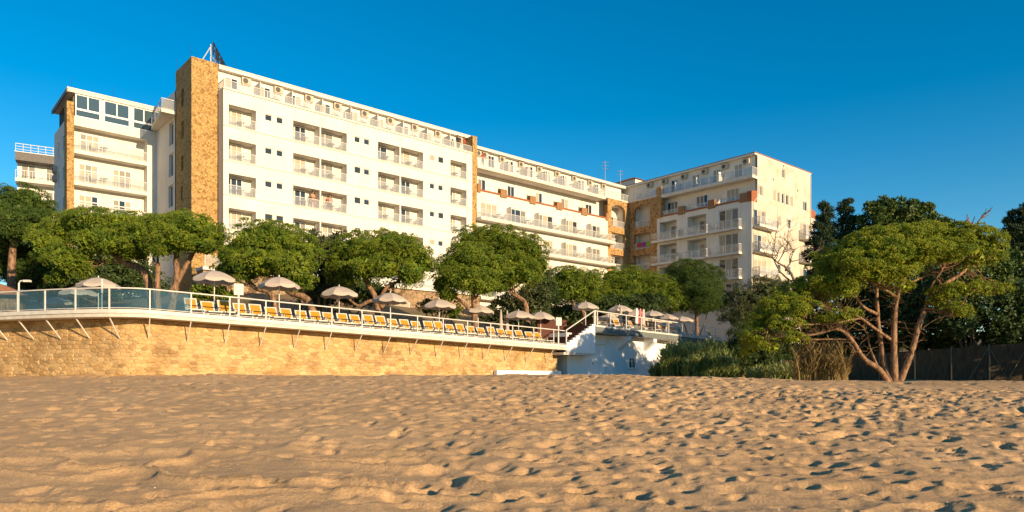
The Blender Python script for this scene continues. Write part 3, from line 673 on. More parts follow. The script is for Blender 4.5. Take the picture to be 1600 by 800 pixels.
for a, b in ((-9.1, -7.1), (-6.82, -4.66), (-4.38, -2.5)):
    window('penthouse_window', b - a, 1.35, ((a + b) / 2, LY + 0.06, 24.08), 0, 2, 1, 'frame_white', -1, fw=0.09)
    window('penthouse_window', b - a, 0.66, ((a + b) / 2, LY + 0.06, 23.41), 0, 1, 1, 'frame_white', -1, fw=0.07)
    hbox('mullion', 'white_paint', b - 0.0, b + 0.28 if b < -2.6 else b + 0.19, LY + 0.02, LY + 0.3, 23.402, 25.44)
hbox('penthouse_room', 'curtain', -9.15, -2.32, LY + 0.5, 17.9, 23.41, 25.44)
hbox('penthouse_roof', 'white_render', -9.72, -2.306, LY - 0.12, 18.4, 25.45, 25.68)
hbox('roof_edge', 'slab_edge', -9.76, -2.306, LY - 0.16, 18.44, 25.682, 25.84)
hbox('roof_fascia', 'frame_brown', -9.80, -9.722, LY - 0.1, 18.4, 25.35, 25.68)
for k in range(4):
    y = LY + 1.7 + k * 1.35
    window('side_window', 1.2, 1.9, (-9.2, y + 0.3, 23.45), -math.pi / 2, 2, 1, 'frame_brown', -1)
for z in (20.6, 17.8, 15.0, 12.2):
    for y in (13.2, 15.6): window('side_window', 1.0, 1.5, (-9.63, y, z), -math.pi / 2, 2, 1, 'frame_white', 0.5)
for z in (18.6, 19.4): ac_unit((-9.6, 17.0, z), -math.pi / 2)
# --- middle section
NW = [(28.71, 31.18), (33.16, 35.71), (37.62, 40.25), (42.29, 44.64), (46.89, 49.07)]
NROWS = [17.85, 14.87, 11.90, 8.93]
ops = [(a, b, z, z + 1.92, 0.18) for z in NROWS for a, b in NW]
mb = wall_open(MB(), MP, 28.13, 50.55, 4, 20.98, ops, 0.18)
mb.box(28.13, 55.1, 1.5, 11, 4, 26.1).quad((28.13, 0, 20.98), (50.55, 0, 20.98), (50.55, 1.5, 20.98), (28.13, 1.5, 20.98)).box(28.14, 50.5, 0.5, 1.5, 4, 20.9)
mb.build('middle_wing_wall', 'white_render', hotel)
for z in NROWS:
    hbox('balcony_slab', 'white_render', 28.0, 51.0, -0.95, -0.002, z - 0.30, z - 0.003)
    hbox('slab_nosing', 'slab_edge', 27.97, 51.03, -1.0, -0.952, z - 0.22, z + 0.03)
    railing((28.1, -0.88, z), (50.9, -0.88, z), 0.9, n=18, bars=False, post_w=0.035)
    for a, b in NW:
        window('balcony_window', b - a - 0.02, 1.9, ((a + b) / 2, 0.1, z + 0.01), 0, 3, 1, 'frame_white', 0.25)
        if a > 30: hbox('balcony_partition', 'white_render', a - 0.55, a - 0.48, -0.80, -0.003, z, z + 1.85)
hbox('coping', 'terracotta', 28.14, 50.5, -0.10, 0.22, 20.985, 21.17)
for a, b in ((28.15, 28.6), (31.57, 32.56), (36.24, 37.19), (40.81, 41.78), (45.36, 46.4), (50.1, 50.54)):
    hbox('planter_pier', 'rust_brick', a, b, -0.16, 0.40, 20.78, 21.72)
for a, b in ((29.45, 30.6), (33.97, 35.1), (38.61, 39.77), (43.13, 44.43), (47.72, 48.98)):
    window('terrace_window', b - a, 1.85, ((a + b) / 2, 1.46, 21.0), 0, 2, 1, 'frame_white', 0.4)
for a in (32.6, 37.2, 41.8, 46.4): MB().hexa([(a, 0.35, 20.99), (a + 0.08, 0.35, 20.99), (a + 0.08, 1.49, 20.99), (a, 1.49, 20.99)], [(a, 0.35, 21.5), (a + 0.08, 0.35, 21.5), (a + 0.08, 1.49, 22.4), (a, 1.49, 22.4)]).build('balcony_partition', 'white_render', hotel)
hbox('balcony_slab', 'white_render', 28.14, 50.0, -0.12, 1.498, 23.52, 23.84)
hbox('slab_nosing', 'slab_edge', 28.14, 50.03, -0.17, -0.122, 23.62, 23.88)
railing((28.2, -0.06, 23.84), (49.9, -0.06, 23.84), 0.95, n=17, bars=False); railing((49.9, -0.06, 23.84), (49.9, 1.2, 23.84), 0.95, n=1, bars=False)
for i, x in enumerate((31.45, 34.45, 37.7, 40.7, 43.75, 47.0, 49.85)):
    window('terrace_door', 0.95, 2.0, (x, 1.46, 23.85), 0, 2, 1, 'frame_white', 0.25)
for x in (29.5, 30.4, 33.05, 36.1, 39.15, 42.3, 45.45, 48.5, 51.2): ac_unit((x, 1.5, 25.42), 0)
for x in (32.9, 36.05, 39.0, 42.0, 45.3, 48.4): hbox('balcony_partition', 'white_render', x, x + 0.07, 0.05, 1.49, 23.845, 25.2)
hbox('roof', 'white_render', 28.15, 56.0, 0.95, 11.3, 26.10, 26.33)
hbox('roof_edge', 'slab_edge', 28.15, 56.0, 0.90, 11.34, 26.332, 26.40)
hbox('roof', 'white_render', 56.005, 57.5, -3.0, 11.3, 26.10, 26.33)
# --- stone inner corner with arched loggias
CX = 54.95
def stone_panel(P, a0, a1, oa, ob, nm):
    mb = MB(); rows = [(20.2, 22.45), (17.25, 19.35), (14.35, 16.40), (11.4, 13.45), (8.4, 10.4)]; rise = 0.75; d = 1.5
    ops = [(oa, ob, z0, z1 + (rise if i == 0 else 0), d) for i, (z0, z1) in enumerate(rows)]
    wall_open(mb, P, a0, a1, 4, 23.82, ops, d)
    z1 = rows[0][1]; n = 12; c = (oa + ob) / 2; w = (ob - oa) / 2
    pts = [(c - w * math.cos(math.pi * k / n), z1 + (rise - 0.02) * math.sin(math.pi * k / n)) for k in range(n + 1)]
    for (x0, y0), (x1, y1) in zip(pts, pts[1:]):
        mb.quad(P(x0, 0.01, y0), P(x1, 0.01, y1), P(x1, 0.01, z1 + rise), P(x0, 0.01, z1 + rise)); mb.quad(P(x0, 0.01, y0), P(x0, 0.4, y0), P(x1, 0.4, y1), P(x1, 0.01, y1))
    o = mb.build(nm, 'corner_stone', hotel)
    bk = MB(); bk.quad(P(oa, d - 0.002, 4), P(ob, d - 0.002, 4), P(ob, d - 0.002, 23.2), P(oa, d - 0.002, 23.2))
    for z0, z2 in rows:   # plastered loggia lining
        t = z2 + (rise if z0 > 20 else 0)
        for q in (oa + 0.004, ob - 0.004): bk.quad(P(q, 0.45, z0), P(q, d - 0.004, z0), P(q, d - 0.004, t), P(q, 0.45, t))
        bk.quad(P(oa, 0.45, t - 0.004), P(oa, d, t - 0.004), P(ob, d, t - 0.004), P(ob, 0.45, t - 0.004))
    bk.build('loggia_lining', 'white_render', hotel)
    for z0, z2 in rows: railing(P(oa + 0.02, 0.15, z0), P(ob - 0.02, 0.15, z0), 0.85, n=2, bars=False)
    return rows
RP = lambda a, d, z: (CX + d, -a, z)           # right block front: a = -y, into = +x
rows = stone_panel(MP, 50.551, CX, 51.35, 54.2, 'stone_corner_wall')
stone_panel(RP, 0.0, 4.75, 0.9, 3.6, 'stone_corner_wall')
for z0, _ in rows:
    window('balcony_window', 1.5, 1.7, (53.4, 1.44, z0 + 0.01), 0, 2, 1, 'frame_white', 0.4)
    window('balcony_window', 1.5, 1.7, (CX + 1.44, -2.6, z0 + 0.01), -math.pi / 2, 2, 1, 'frame_white', 0.4)
hbox('stone_pillar', 'corner_stone', CX - 0.12, CX + 0.5, -5.5, -4.752, 20.9, 25.0)
hbox('balcony_slab', 'white_render', 50.04, CX + 1.4, -0.05, 1.498, 23.83, 23.95); hbox('balcony_slab', 'white_render', CX - 0.05, CX + 1.2, -4.74, -0.052, 23.83, 23.95)
railing((50.1, 0.05, 23.95), (CX + 0.05, 0.05, 23.95), 0.9, n=4, bars=False); railing((CX + 0.05, 0.05, 23.95), (CX + 0.05, -4.7, 23.95), 0.9, n=4, bars=False)
# --- right block
RX = CX; UX = 56.1; SY = -18.5
RWIN = [(4.98 + 0.2, 7.87), (9.53, 12.28), (14.08, 16.70)]
RROWS = [17.85, 14.87, 11.90, 8.93]
ops = []
for z in RROWS:
    for k, (a, b) in enumerate(RWIN): ops.append((a, b, z + 0.0, z + 2.45, 1.3 if k < 2 else 0.2))
mb = wall_open(MB(), RP, 4.75, 18.5, 4, 20.98, ops, 0.2)
mb.box(RX + 1.3, 69.7, -18.3, 6, 4, 20.97).box(UX, 69.75, -18.3, 6, 20.97, 26.5).quad((RX, -4.75, 20.98), (RX, SY, 20.98), (UX, SY, 20.98), (UX, -4.75, 20.98)).box(69.7, 71.05, -18.3, 6, 4, 20.95)
mb.build('right_block_wall', 'white_render', hotel)
for z in RROWS:
    for k, (a, b) in enumerate(RWIN):
        a0, b0 = ((4.3, 8.35), (8.5, 12.75), (12.95, 17.25))[k]
        hbox('balcony_slab', 'white_render', RX - 0.75, RX - 0.002, -b0, -a0, z - 0.26, z - 0.003)
        railing((RX - 0.70, -a0 - 0.04, z), (RX - 0.70, -b0 + 0.04, z), 0.95, n=4, bars=False); railing((RX - 0.70, -b0 + 0.04, z), (RX - 0.05, -b0 + 0.04, z), 0.95, n=1, bars=False)
        if k < 2: window('balcony_window', 1.6, 2.0, (RX + 1.25, -b + 1.0, z + 0.02), -math.pi / 2, 2, 1, 'frame_white', 0.4)
        else: window('balcony_window', b - a - 0.02, 2.4, (RX + 0.12, -(a + b) / 2, z + 0.02), -math.pi / 2, 3, 1, 'frame_white', 0.45)
hbox('coping', 'terracotta', RX - 0.10, RX + 0.22, -17.9, -4.76, 20.985, 21.17)
for a, b in ((8.2, 9.09), (12.61, 13.56), (16.97, 17.93)): hbox('planter_pier', 'rust_brick', RX - 0.16, RX + 0.40, -b, -a, 20.78, 21.85)
MB().hexa([(RX - 0.12, SY - 0.05, 20.75), (UX + 0.02, SY - 0.05, 20.75), (UX + 0.02, -17.95, 20.75), (RX - 0.12, -17.95, 20.75)], [(RX - 0.12, SY - 0.05, 21.95), (UX + 0.02, SY - 0.05, 22.15), (UX + 0.02, -17.95, 22.15), (RX - 0.12, -17.95, 21.95)]).build('corner_planter', 'terracotta', hotel)
MB().hexa([(69.76, SY - 0.04, 20.96), (71.1, SY - 0.04, 20.96), (71.1, -17.5, 20.96), (69.76, -17.5, 20.96)], [(69.76, SY - 0.04, 22.1), (71.1, SY - 0.04, 21.9), (71.1, -17.5, 21.9), (69.76, -17.5, 22.1)]).build('corner_planter', 'terracotta', hotel)
for a, b in ((5.65, 7.3), (10.1, 11.8), (14.5, 16.2)): window('terrace_window', b - a, 1.9, (UX - 0.04, -(a + b) / 2, 21.1), -math.pi / 2, 3, 1, 'frame_white', 0.4)
for a in (9.1, 13.6): MB().hexa([(RX + 0.35, -a, 20.99), (UX, -a, 20.99), (UX, -a - 0.08, 20.99), (RX + 0.35, -a - 0.08, 20.99)], [(RX + 0.35, -a, 21.4), (UX, -a, 22.3), (UX, -a - 0.08, 22.3), (RX + 0.35, -a - 0.08, 21.4)]).build('balcony_partition', 'white_render', hotel)
railing((RX + 0.1, -4.8, 21.17), (RX + 0.1, -17.8, 21.17), 0.55, n=9, bars=False)
hbox('balcony_slab', 'white_render', RX - 0.05, UX - 0.002, -18.62, -5.52, 23.52, 23.84); hbox('slab_nosing', 'slab_edge', RX - 0.10, RX - 0.052, -18.65, -5.5, 23.62, 23.88)
railing((RX, -5.55, 23.86), (RX, -18.55, 23.86), 0.95, n=11, bars=False); railing((RX, -18.55, 23.86), (UX, -18.55, 23.86), 0.95, n=1, bars=False)
for a in (16.1, 13.1, 10.05, 6.8): window('terrace_door', 1.1, 2.0, (UX - 0.04, -a, 23.85), -math.pi / 2, 2, 1, 'frame_white', 0.5)
for a in (17.2, 14.3, 11.4, 8.3, 5.3, 2.8): ac_unit((UX, -a, 25.62), -math.pi / 2)
for a in (13.9, 10.7, 7.5): hbox('balcony_partition', 'white_render', RX + 0.15, UX - 0.003, -a - 0.07, -a, 23.845, 25.2)
MB().hexa([(UX - 0.5, SY - 0.02, 26.42), (69.9, SY - 0.02, 26.62), (69.9, 6.2, 26.62), (UX - 0.5, 6.2, 26.2)], [(UX - 0.5, SY - 0.02, 26.62), (69.9, SY - 0.02, 26.80), (69.9, 6.2, 26.80), (UX - 0.5, 6.2, 26.4)]).build('roof', 'white_render', hotel)
MB().hexa([(UX - 0.55, SY - 0.10, 26.622), (70.0, SY - 0.10, 26.802), (70.0, 6.2, 26.802), (UX - 0.55, 6.2, 26.402)], [(UX - 0.55, SY - 0.10, 26.70), (70.0, SY - 0.10, 26.88), (70.0, 6.2, 26.88), (UX - 0.55, 6.2, 26.48)]).build('roof_edge', 'roof_tile', hotel)
# --- gable wall
SP = lambda a, d, z: (a, SY + d, z)
gops = [(62.1, 62.9, 24.85, 26.0), (56.25, 57.45, 21.75, 22.95), (67.55, 68.75, 21.6, 22.85)] + [(59.95 + 1.07 * k, 60.55 + 1.09 * k, 21.62, 22.92) for k in range(5)]
for z in (17.95, 14.98, 12.0, 9.0):
    gops += [(55.45, 58.2, z, z + 2.0), (66.85, 69.7, z, z + 2.0), (61.05, 61.9, z + 0.75, z + 1.95), (63.3, 64.4, z + 0.75, z + 1.95)]
mb = MB()
wall_open(mb, SP, UX, 69.75, 20.98, 26.45, [g for g in gops if g[2] > 20.98], 0.18); wall_open(mb, SP, RX, 71.05, 4, 20.98, [g for g in gops if g[2] < 20.98], 0.18)
mb.poly([SP(UX, 0, 26.45), SP(69.75, 0, 26.45), SP(69.75, 0, 26.63), SP(UX, 0, 26.45)][:3])
mb.quad((71.05, SY, 4), (71.05, 6, 4), (71.05, 6, 20.98), (71.05, SY, 20.98)).quad((69.75, SY, 20.98), (69.75, 6, 20.98), (69.75, 6, 26.6), (69.75, SY, 26.6))
mb.build('gable_wall', 'gable_render', hotel)
for a, b, z0, z1 in gops:
    w = b - a - 0.02
    window('gable_window', w, z1 - z0 - 0.02, ((a + b) / 2, SY + 0.11, z0 + 0.01), 0, 1 if w < 0.9 else (2 if w < 1.5 else 3), 1, 'frame_white', 0.25)
for z in (17.95, 14.98, 12.0):
    for a, b in ((55.1, 59.6), (66.5, 70.6)):
        hbox('balcony_slab', 'white_render', a, b, SY - 0.95, SY - 0.002, z - 0.28, z - 0.003)
        railing((a + 0.05, SY - 0.9, z), (b - 0.05, SY - 0.9, z), 0.9, n=4, bars=False); railing((b - 0.05, SY - 0.9, z), (b - 0.05, SY - 0.05, z), 0.9, n=1, bars=False); railing((a + 0.05, SY - 0.9, z), (a + 0.05, SY - 0.05, z), 0.9, n=1, bars=False)
MB().box(69.76, 70.9, -17.8, -14, 23.3, 23.6).build('balcony_slab', 'white_render', hotel); railing((70.85, -17.75, 23.6), (70.85, -14.1, 23.6), 0.95, n=3, bars=False); railing((69.8, -17.75, 23.6), (70.85, -17.75, 23.6), 0.95, n=1, bars=False)
MB().tube([(UX + 0.05, SY - 0.06, 26.4), (UX + 0.05, SY - 0.06, 21.4), (RX + 0.3, SY - 0.06, 20.6), (RX + 0.3, SY - 0.06, 5)], 0.05, 6).build('drain_pipe', 'white_paint', hotel)
MB().tube([(69.65, SY - 0.06, 26.4), (69.65, SY - 0.06, 5)], 0.05, 6).build('drain_pipe', 'white_paint', hotel)
for x, z in ((60.0, 24.2), (66.2, 23.9), (62.5, 26.35)): MB().box(x - 0.12, x + 0.12, SY - 0.012, SY + 0.05, z - 0.15, z + 0.15).build('vent_grille', 'grey_tile', hotel)
# --- podium at the foot of the main block, with store doors and a long balcony
hbox('podium', 'podium_stone', -2.2, 27.4, -1.5, -0.004, 2.5, 8.85)
hbox('podium_slab', 'white_render', -2.3, 27.45, -1.75, -0.005, 8.852, 9.1)
railing((-2.1, -1.66, 9.1), (27.3, -1.66, 9.1), 0.95, n=22, bars=False)
hbox('podium', 'podium_stone', 27.45, 50.5, -1.2, -0.004, 2.5, 7.2)
for x in (9.5, 13.2, 17.0, 20.8): window('store_door', 2.2, 1.9, (x, -1.54, 5.6), 0, 1, 1, 'frame_white', 0.0)
# lightning rods along the roofs
for x in np.arange(1.5, 28, 3.6): MB().tube([(x, 1.6, 27.37), (x, 1.6, 28.7)], [0.016, 0.006], 5).build('lightning_rod', 'dark_metal', hotel)
for x in np.arange(30, 55, 3.4): MB().tube([(x, 1.6, 26.4), (x, 1.6, 27.7)], [0.016, 0.006], 5).build('lightning_rod', 'dark_metal', hotel)
for y in (-3.5, -7.3, -10.8, -14.3, -18.0): MB().tube([(UX + 0.3, y, 26.45), (UX + 0.3, y, 27.9)], [0.016, 0.006], 5).build('lightning_rod', 'dark_metal', hotel)
for x, y, z in ((-9.4, 11.3, 25.84), (-6.0, 11.5, 25.84), (-2.2, 1.4, 27.5), (-2.2, 5.4, 27.5), (64, -18.3, 26.8)): MB().tube([(x, y, z), (x, y, z + 1.2)], [0.016, 0.006], 5).build('lightning_rod', 'dark_metal', hotel)
# roof hut at the inner corner
hbox('roof_hut', 'white_render', 57.6, 61.5, 1.0, 4.5, 26.2, 27.9)
MB().hexa([(57.3, 0.7, 27.9), (61.8, 0.7, 27.9), (61.8, 4.8, 27.9), (57.3, 4.8, 27.9)], [(58.6, 2.0, 28.5), (60.5, 2.0, 28.5), (60.5, 3.4, 28.5), (58.6, 3.4, 28.5)]).build('hut_roof', 'roof_tile', hotel)
# ------------------------------------------------------------------ rooftop sign, seen nearly from its end, and aerials
def build_sign():
    root = thing('rooftop_sign', 'dark letter boards on a white lattice frame behind the stone tower roof', 'sign', HW(0.65, 4.4, 27.37), HA + math.radians(56))
    z1 = 3.35
    for k in range(7):
        x = k * 0.85; w = 0.62; random.seed(k)
        mb = MB()
        mb.box(x, x + 0.16, -0.04, 0.04, 2.15, z1 - 0.05 * k)          # block strokes of a letter board, seen from behind
        mb.box(x + 0.16, x + w, -0.04, 0.04, z1 - 0.05 * k - 0.2, z1 - 0.05 * k)
        if k % 2: mb.box(x + w - 0.14, x + w, -0.04, 0.04, 2.15, z1 - 0.05 * k - 0.2)
        if k % 3 != 1: mb.box(x + 0.16, x + w - 0.15, -0.04, 0.04, 2.6, 2.76)
        mb.build('letter_board', 'dark_metal', root)
    for z in (2.1, 2.9): MB().bar((-0.1, 0.16, z), (6.1, 0.16, z), 0.06).build('rail', 'white_paint', root)
    for x in (0, 2.0, 4.0, 6.0):
        MB().bar((x, 0.2, 0), (x, 0.2, 3.1), 0.07).build('post', 'white_paint', root)
        MB().bar((x, 0.2, 2.9), (x, 1.9, 0), 0.06).build('brace', 'white_paint', root)
build_sign()
def aerial(loc, h, lab, n):
    root = thing('television_aerial', lab, 'aerial', loc)
    MB().tube([(0, 0, 0), (0, 0, h)], 0.035, 6).build('mast', 'grey_metal', root)
    for k in range(n):
        z = h - 0.2 - 0.45 * k; b = MB().bar((-0.5, 0, z), (0.5, 0, z), 0.03)
        for q in range(5): b.bar((-0.45 + 0.22 * q, -0.35, z), (-0.45 + 0.22 * q, 0.35, z), 0.02)
        b.build('antenna_bar', 'grey_metal', root)
aerial(HW(53.5, 3.0, 26.4), 3.6, 'tall thin mast aerial, the left one of two on the roof by the inner corner', 3)
aerial(HW(56.8, 3.0, 26.4), 3.0, 'shorter mast aerial, the right one of two on the roof by the inner corner', 2)

# ------------------------------------------------------------------ house far left behind the pines
def build_left_house():
    root = thing('apartment_block', 'small grey topped apartment block with balconies at the far left behind the pines', 'building', (-63.5, 92, E), math.radians(30))
    MB().box(0, 6, 0, 9, 0, 27.5).build('wall', 'white_render', root)
    MB().box(-0.1, 5.9, -1.6, -0.002, 27.4, 28.4).build('roof_parapet', 'grey_tile', root)
    MB().box(-0.15, 6, -1.7, 9, 28.402, 28.5).build('roof', 'white_render', root)
    for z in (25.15, 22.0, 18.9):
        MB().box(-0.1, 5.9, -1.6, -0.002, z - 0.45, z).build('balcony_slab', 'slab_edge', root)
        r = MB().bar((-0.05, -1.55, z + 1), (5.8, -1.55, z + 1), 0.07)
        for x in np.arange(-0.05, 5.9, 0.3): r.bar((x, -1.55, z), (x, -1.55, z + 1), 0.05)
        r.build('railing', 'white_paint', root)
        for x in (1.2, 3.9):
            w = MB().box(x - 0.8, x + 0.8, -0.06, -0.002, z + 0.02, z + 2.0).build('window', 'frame_white', root); MB().box(x - 0.7, x - 0.05, -0.08, -0.062, z + 0.1, z + 2.0).box(x + 0.05, x + 0.7, -0.08, -0.062, z + 0.1, z + 2.0).build('pane', 'sheer_curtain', w)
    r = MB().bar((-0.05, -1.5, 29.5), (5.8, -1.5, 29.5), 0.07).bar((-0.05, -1.5, 29.15), (5.8, -1.5, 29.15), 0.05).bar((-0.05, -1.5, 28.8), (5.8, -1.5, 28.8), 0.05)
    for x in np.arange(-0.05, 5.9, 0.8): r.bar((x, -1.5, 28.5), (x, -1.5, 29.5), 0.05)
    r.build('roof_railing', 'white_paint', root)
build_left_house()

# ------------------------------------------------------------------ people
def skin_mesh(name, V, Ed, R, mats, pick, sub=1):
    me = bpy.data.meshes.new(name); me.from_pydata(V, Ed, []); me.update()
    o = bpy.data.objects.new(name + '_tmp', me); col.objects.link(o)
    md = o.modifiers.new('Skin', 'SKIN'); sb = o.modifiers.new('Sub', 'SUBSURF'); sb.levels = sub; sb.render_levels = sub
    for k, r in enumerate(R):
        r = r if isinstance(r, tuple) else (r, r); me.skin_vertices[0].data[k].radius = r
    me.skin_vertices[0].data[0].use_root = True
    bpy.context.view_layer.update(); dg = bpy.context.evaluated_depsgraph_get(); ev = o.evaluated_get(dg)
    out = bpy.data.meshes.new_from_object(ev); bpy.data.objects.remove(o); bpy.data.meshes.remove(me); out.name = name
    out.materials.clear()
    for m_ in mats: out.materials.append(MATS[m_])
    for p in out.polygons: p.material_index = pick(p.center); p.use_smooth = True
    return out
def person(loc, rz, label, top, bottom, pose='stand', arm=0.0, bare=False):
    root = thing('person', label, 'person', loc, rz)
    # facing -y; pelvis first
    V = [(0, 0, 0.93), (0, 0, 1.13), (0, 0, 1.33), (0, 0, 1.45), (0, -0.01, 1.54), (0, -0.02, 1.64), (0, -0.01, 1.71),
         (0.18, 0, 1.40), (0.23, 0.02, 1.14), (0.22, -0.10 - arm, 0.94 + arm * 0.6), (0.21, -0.15 - arm * 1.2, 0.86 + arm),
         (-0.18, 0, 1.40), (-0.24, 0.02, 1.14), (-0.23, -0.08 - arm, 0.93 + arm * 0.6), (-0.22, -0.13 - arm * 1.2, 0.85 + arm),
         (0.10, 0, 0.86), (0.11, -0.02, 0.49), (0.12, 0.02, 0.09), (0.13, -0.13, 0.035), (-0.10, 0, 0.86), (-0.11, 0.0, 0.49), (-0.12, 0.04, 0.09), (-0.13, -0.11, 0.035)]
    R = [(0.15, 0.11), (0.13, 0.10), (0.16, 0.11), (0.08, 0.075), 0.055, (0.075, 0.09), (0.06, 0.075), 0.06, 0.045, 0.035, 0.03, 0.06, 0.045, 0.035, 0.03,
         0.085, 0.06, 0.04, 0.03, 0.085, 0.06, 0.04, 0.03]
    Ed = [(0, 1), (1, 2), (2, 3), (3, 4), (4, 5), (5, 6), (2, 7), (7, 8), (8, 9), (9, 10), (2, 11), (11, 12), (12, 13), (13, 14), (0, 15), (15, 16), (16, 17), (17, 18), (0, 19), (19, 20), (20, 21), (21, 22)]
    def pick(c):
        if c.z > 1.47: return 0
        if c.z > 0.96 and abs(c.x) < 0.2 or c.z > 1.22: return 1
        if c.z < 0.96 and c.z > 0.5 and abs(c.x) < 0.19: return 2
        return 0
    me = skin_mesh('body', V, Ed, R, ['skin', 'skin' if bare else top, bottom], pick)
    link('body', me, None, root)
    MB().lathe([(0.0, 0.155), (0.05, 0.15), (0.095, 0.09), (0.105, 0.02), (0.095, -0.05)], 12, (0, 0.025, 1.64)).build('hair', 'hair', root, smooth=True)
    f = MB()
    for x in (-0.032, 0.032): f.lathe([(0.0, 0.011), (0.011, 0.0), (0.0, -0.011)], 6, (x, -0.112, 1.655))
    f.build('eyes', 'dark_metal', root)
    MB().hexa([(-0.014, -0.108, 1.60), (0.014, -0.108, 1.60), (0, -0.135, 1.605)], [(-0.006, -0.108, 1.65), (0.006, -0.108, 1.65), (0, -0.112, 1.65)]).build('nose', 'skin', root)
    for s in (-1, 1):                                                   # hands: palm with five fingers
        w = Vector((0.21 * s + (0.0 if s > 0 else -0.01), -0.14 - arm * 1.2, 0.85 + arm)); h = MB().tube([w + Vector((0, 0, 0.02)), w + Vector((0, -0.005, -0.085))], [0.028, 0.038], 6)
        for k in range(4):
            b = w + Vector((0, -0.03 + 0.02 * k, -0.08)); L = (0.065, 0.08, 0.075, 0.06)[k]; h.tube([b, b + Vector((-0.006 * s, 0, -L * 0.55)), b + Vector((-0.02 * s, 0, -L))], [0.010, 0.009, 0.007], 5)
        b = w + Vector((0, -0.035, -0.03)); h.tube([b, b + Vector((0, -0.03, -0.03)), b + Vector((-0.01 * s, -0.035, -0.06))], [0.011, 0.010, 0.008], 5)
        h.build('hand', 'skin', root)
    return root
person(HW(8.55, 0.45, ROWS[2] + 0.003), HA + 0.2, 'bare chested person in red shorts at a third row loggia railing', 'cloth_pink', 'cloth_red', arm=0.2, bare=True)
person(HW(25.9, 0.55, 25.063), HA - 0.5, 'person in dark clothes standing at the right end of the main roof terrace', 'cloth_dark', 'cloth_dark', arm=0.15)
person(HW(26.75, 0.5, 25.063), HA + 0.3, 'person in a red top beside the stone end wall of the main roof terrace', 'cloth_red', 'cloth_dark', arm=0.2)
person(HW(29.3, 0.35, 23.843), HA + 0.1, 'person in a rust red top on the top balcony just right of the stone strip', 'cloth_red', 'cloth_blue', arm=0.2)
person(HW(10.4, 0.6, ROWS[2] + 0.003), HA - 0.4, 'person in a pink top in the loggia right of the person in red shorts', 'cloth_pink', 'cloth_dark', arm=0.1)

# ------------------------------------------------------------------ balcony tables and chairs
def make_table():
    t = thing('balcony_table', '', 'table', group='white balcony tables')
    MB().lathe([(0.0, 0.70), (0.36, 0.70), (0.36, 0.735), (0.0, 0.735)], 14).build('table_top', 'plastic_white', t)
    for k in range(4): a = math.pi / 4 + k * math.pi / 2; MB().tube([(0.10 * math.cos(a), 0.10 * math.sin(a), 0.70), (0.30 * math.cos(a), 0.30 * math.sin(a), 0.0)], 0.022, 5).build('leg', 'plastic_white', t)
    return t
def make_chair():
    t = thing('balcony_chair', '', 'chair', group='white balcony chairs')
    MB().box(-0.23, 0.23, -0.22, 0.22, 0.40, 0.44).build('seat', 'plastic_white', t)
    b = MB()
    for k in range(5): x = -0.19 + 0.095 * k; b.hexa([(x - 0.025, 0.20, 0.44), (x + 0.025, 0.20, 0.44), (x + 0.025, 0.225, 0.44), (x - 0.025, 0.225, 0.44)], [(x - 0.025, 0.28, 0.84), (x + 0.025, 0.28, 0.84), (x + 0.025, 0.305, 0.84), (x - 0.025, 0.305, 0.84)])
    b.box(-0.24, 0.24, 0.275, 0.315, 0.80, 0.88); b.build('backrest', 'plastic_white', t)
    for x in (-0.2, 0.2):
        for y in (-0.19, 0.19): MB().tube([(x, y, 0.40), (x * 1.12, y * 1.12, 0.0)], 0.02, 5).build('leg', 'plastic_white', t)
        MB().box(x - 0.025, x + 0.025, -0.2, 0.24, 0.62, 0.65).build('armrest', 'plastic_white', t)
    return t
RN = ['top', 'second', 'third', 'fourth']
LN = [f'{w} loggia from the stone tower' for w in ORD[:6]]
TAB = make_table(); CHR = make_chair(); FURN = []
for r in range(4):
    for k, (a, b) in enumerate(LOG):
        x = a + (b - a) * 0.55; FURN.append(('t', HW(x, 0.75, ROWS[r]), 0, f'white round table, {RN[r]} row, {LN[k]}'))
        if (r + k) % 2 == 0: FURN.append(('c', HW(x + 0.75, 0.7, ROWS[r]), HA - 1.2, f'white plastic chair, {RN[r]} row, {LN[k]}'))
for q, z in enumerate(NROWS[:2]):
    for k, (a, b) in enumerate(NW):
        FURN.append(('t', HW(b - 0.2, -0.48, z), 0, f'white table at {ORD[k]} window from the stone strip, {("upper", "lower")[q]} long balcony'))
        FURN.append(('c', HW(b + 0.55, -0.45, z), HA - 1.4, f'white chair at {ORD[k]} window from the stone strip, {("upper", "lower")[q]} long balcony'))
for q, z in enumerate((20.45, 17.6)):
    FURN.append(('t', HW(-6.7, LY + 0.55, z), 0, f'white round table on the {("highest", "second highest")[q]} balcony of the left wing'))
    FURN.append(('c', HW(-7.5, LY + 0.55, z), HA + 1.3, f'white plastic chair on the {("highest", "second highest")[q]} balcony of the left wing'))
for q, x in enumerate((33.6, 36.8, 39.7, 42.7, 46.0)):
    FURN.append(('t', HW(x + 1.5, 0.6, 23.84), 0, f'white round table, {ORD[q]} from the stone strip on the top middle balcony'))
for q, x in enumerate((4.3, 7.3, 10.4, 13.4, 16.4, 19.5, 22.5)):
    FURN.append(('c', HW(x + 0.8, 0.75, 25.05), HA + 0.4, f'white plastic chair, {ORD[q]} from the stone tower on the main roof terrace'))
ft = fc = False
for kind, loc, rz, lab in FURN:
    if kind == 't':
        if not ft: ft = True; TAB.location = loc; TAB['label'] = lab; continue
        copy_thing(TAB, lab, loc, 0)
    else:
        if not fc: fc = True; CHR.location = loc; CHR.rotation_euler = (0, 0, rz); CHR['label'] = lab; continue
        copy_thing(CHR, lab, loc, rz)
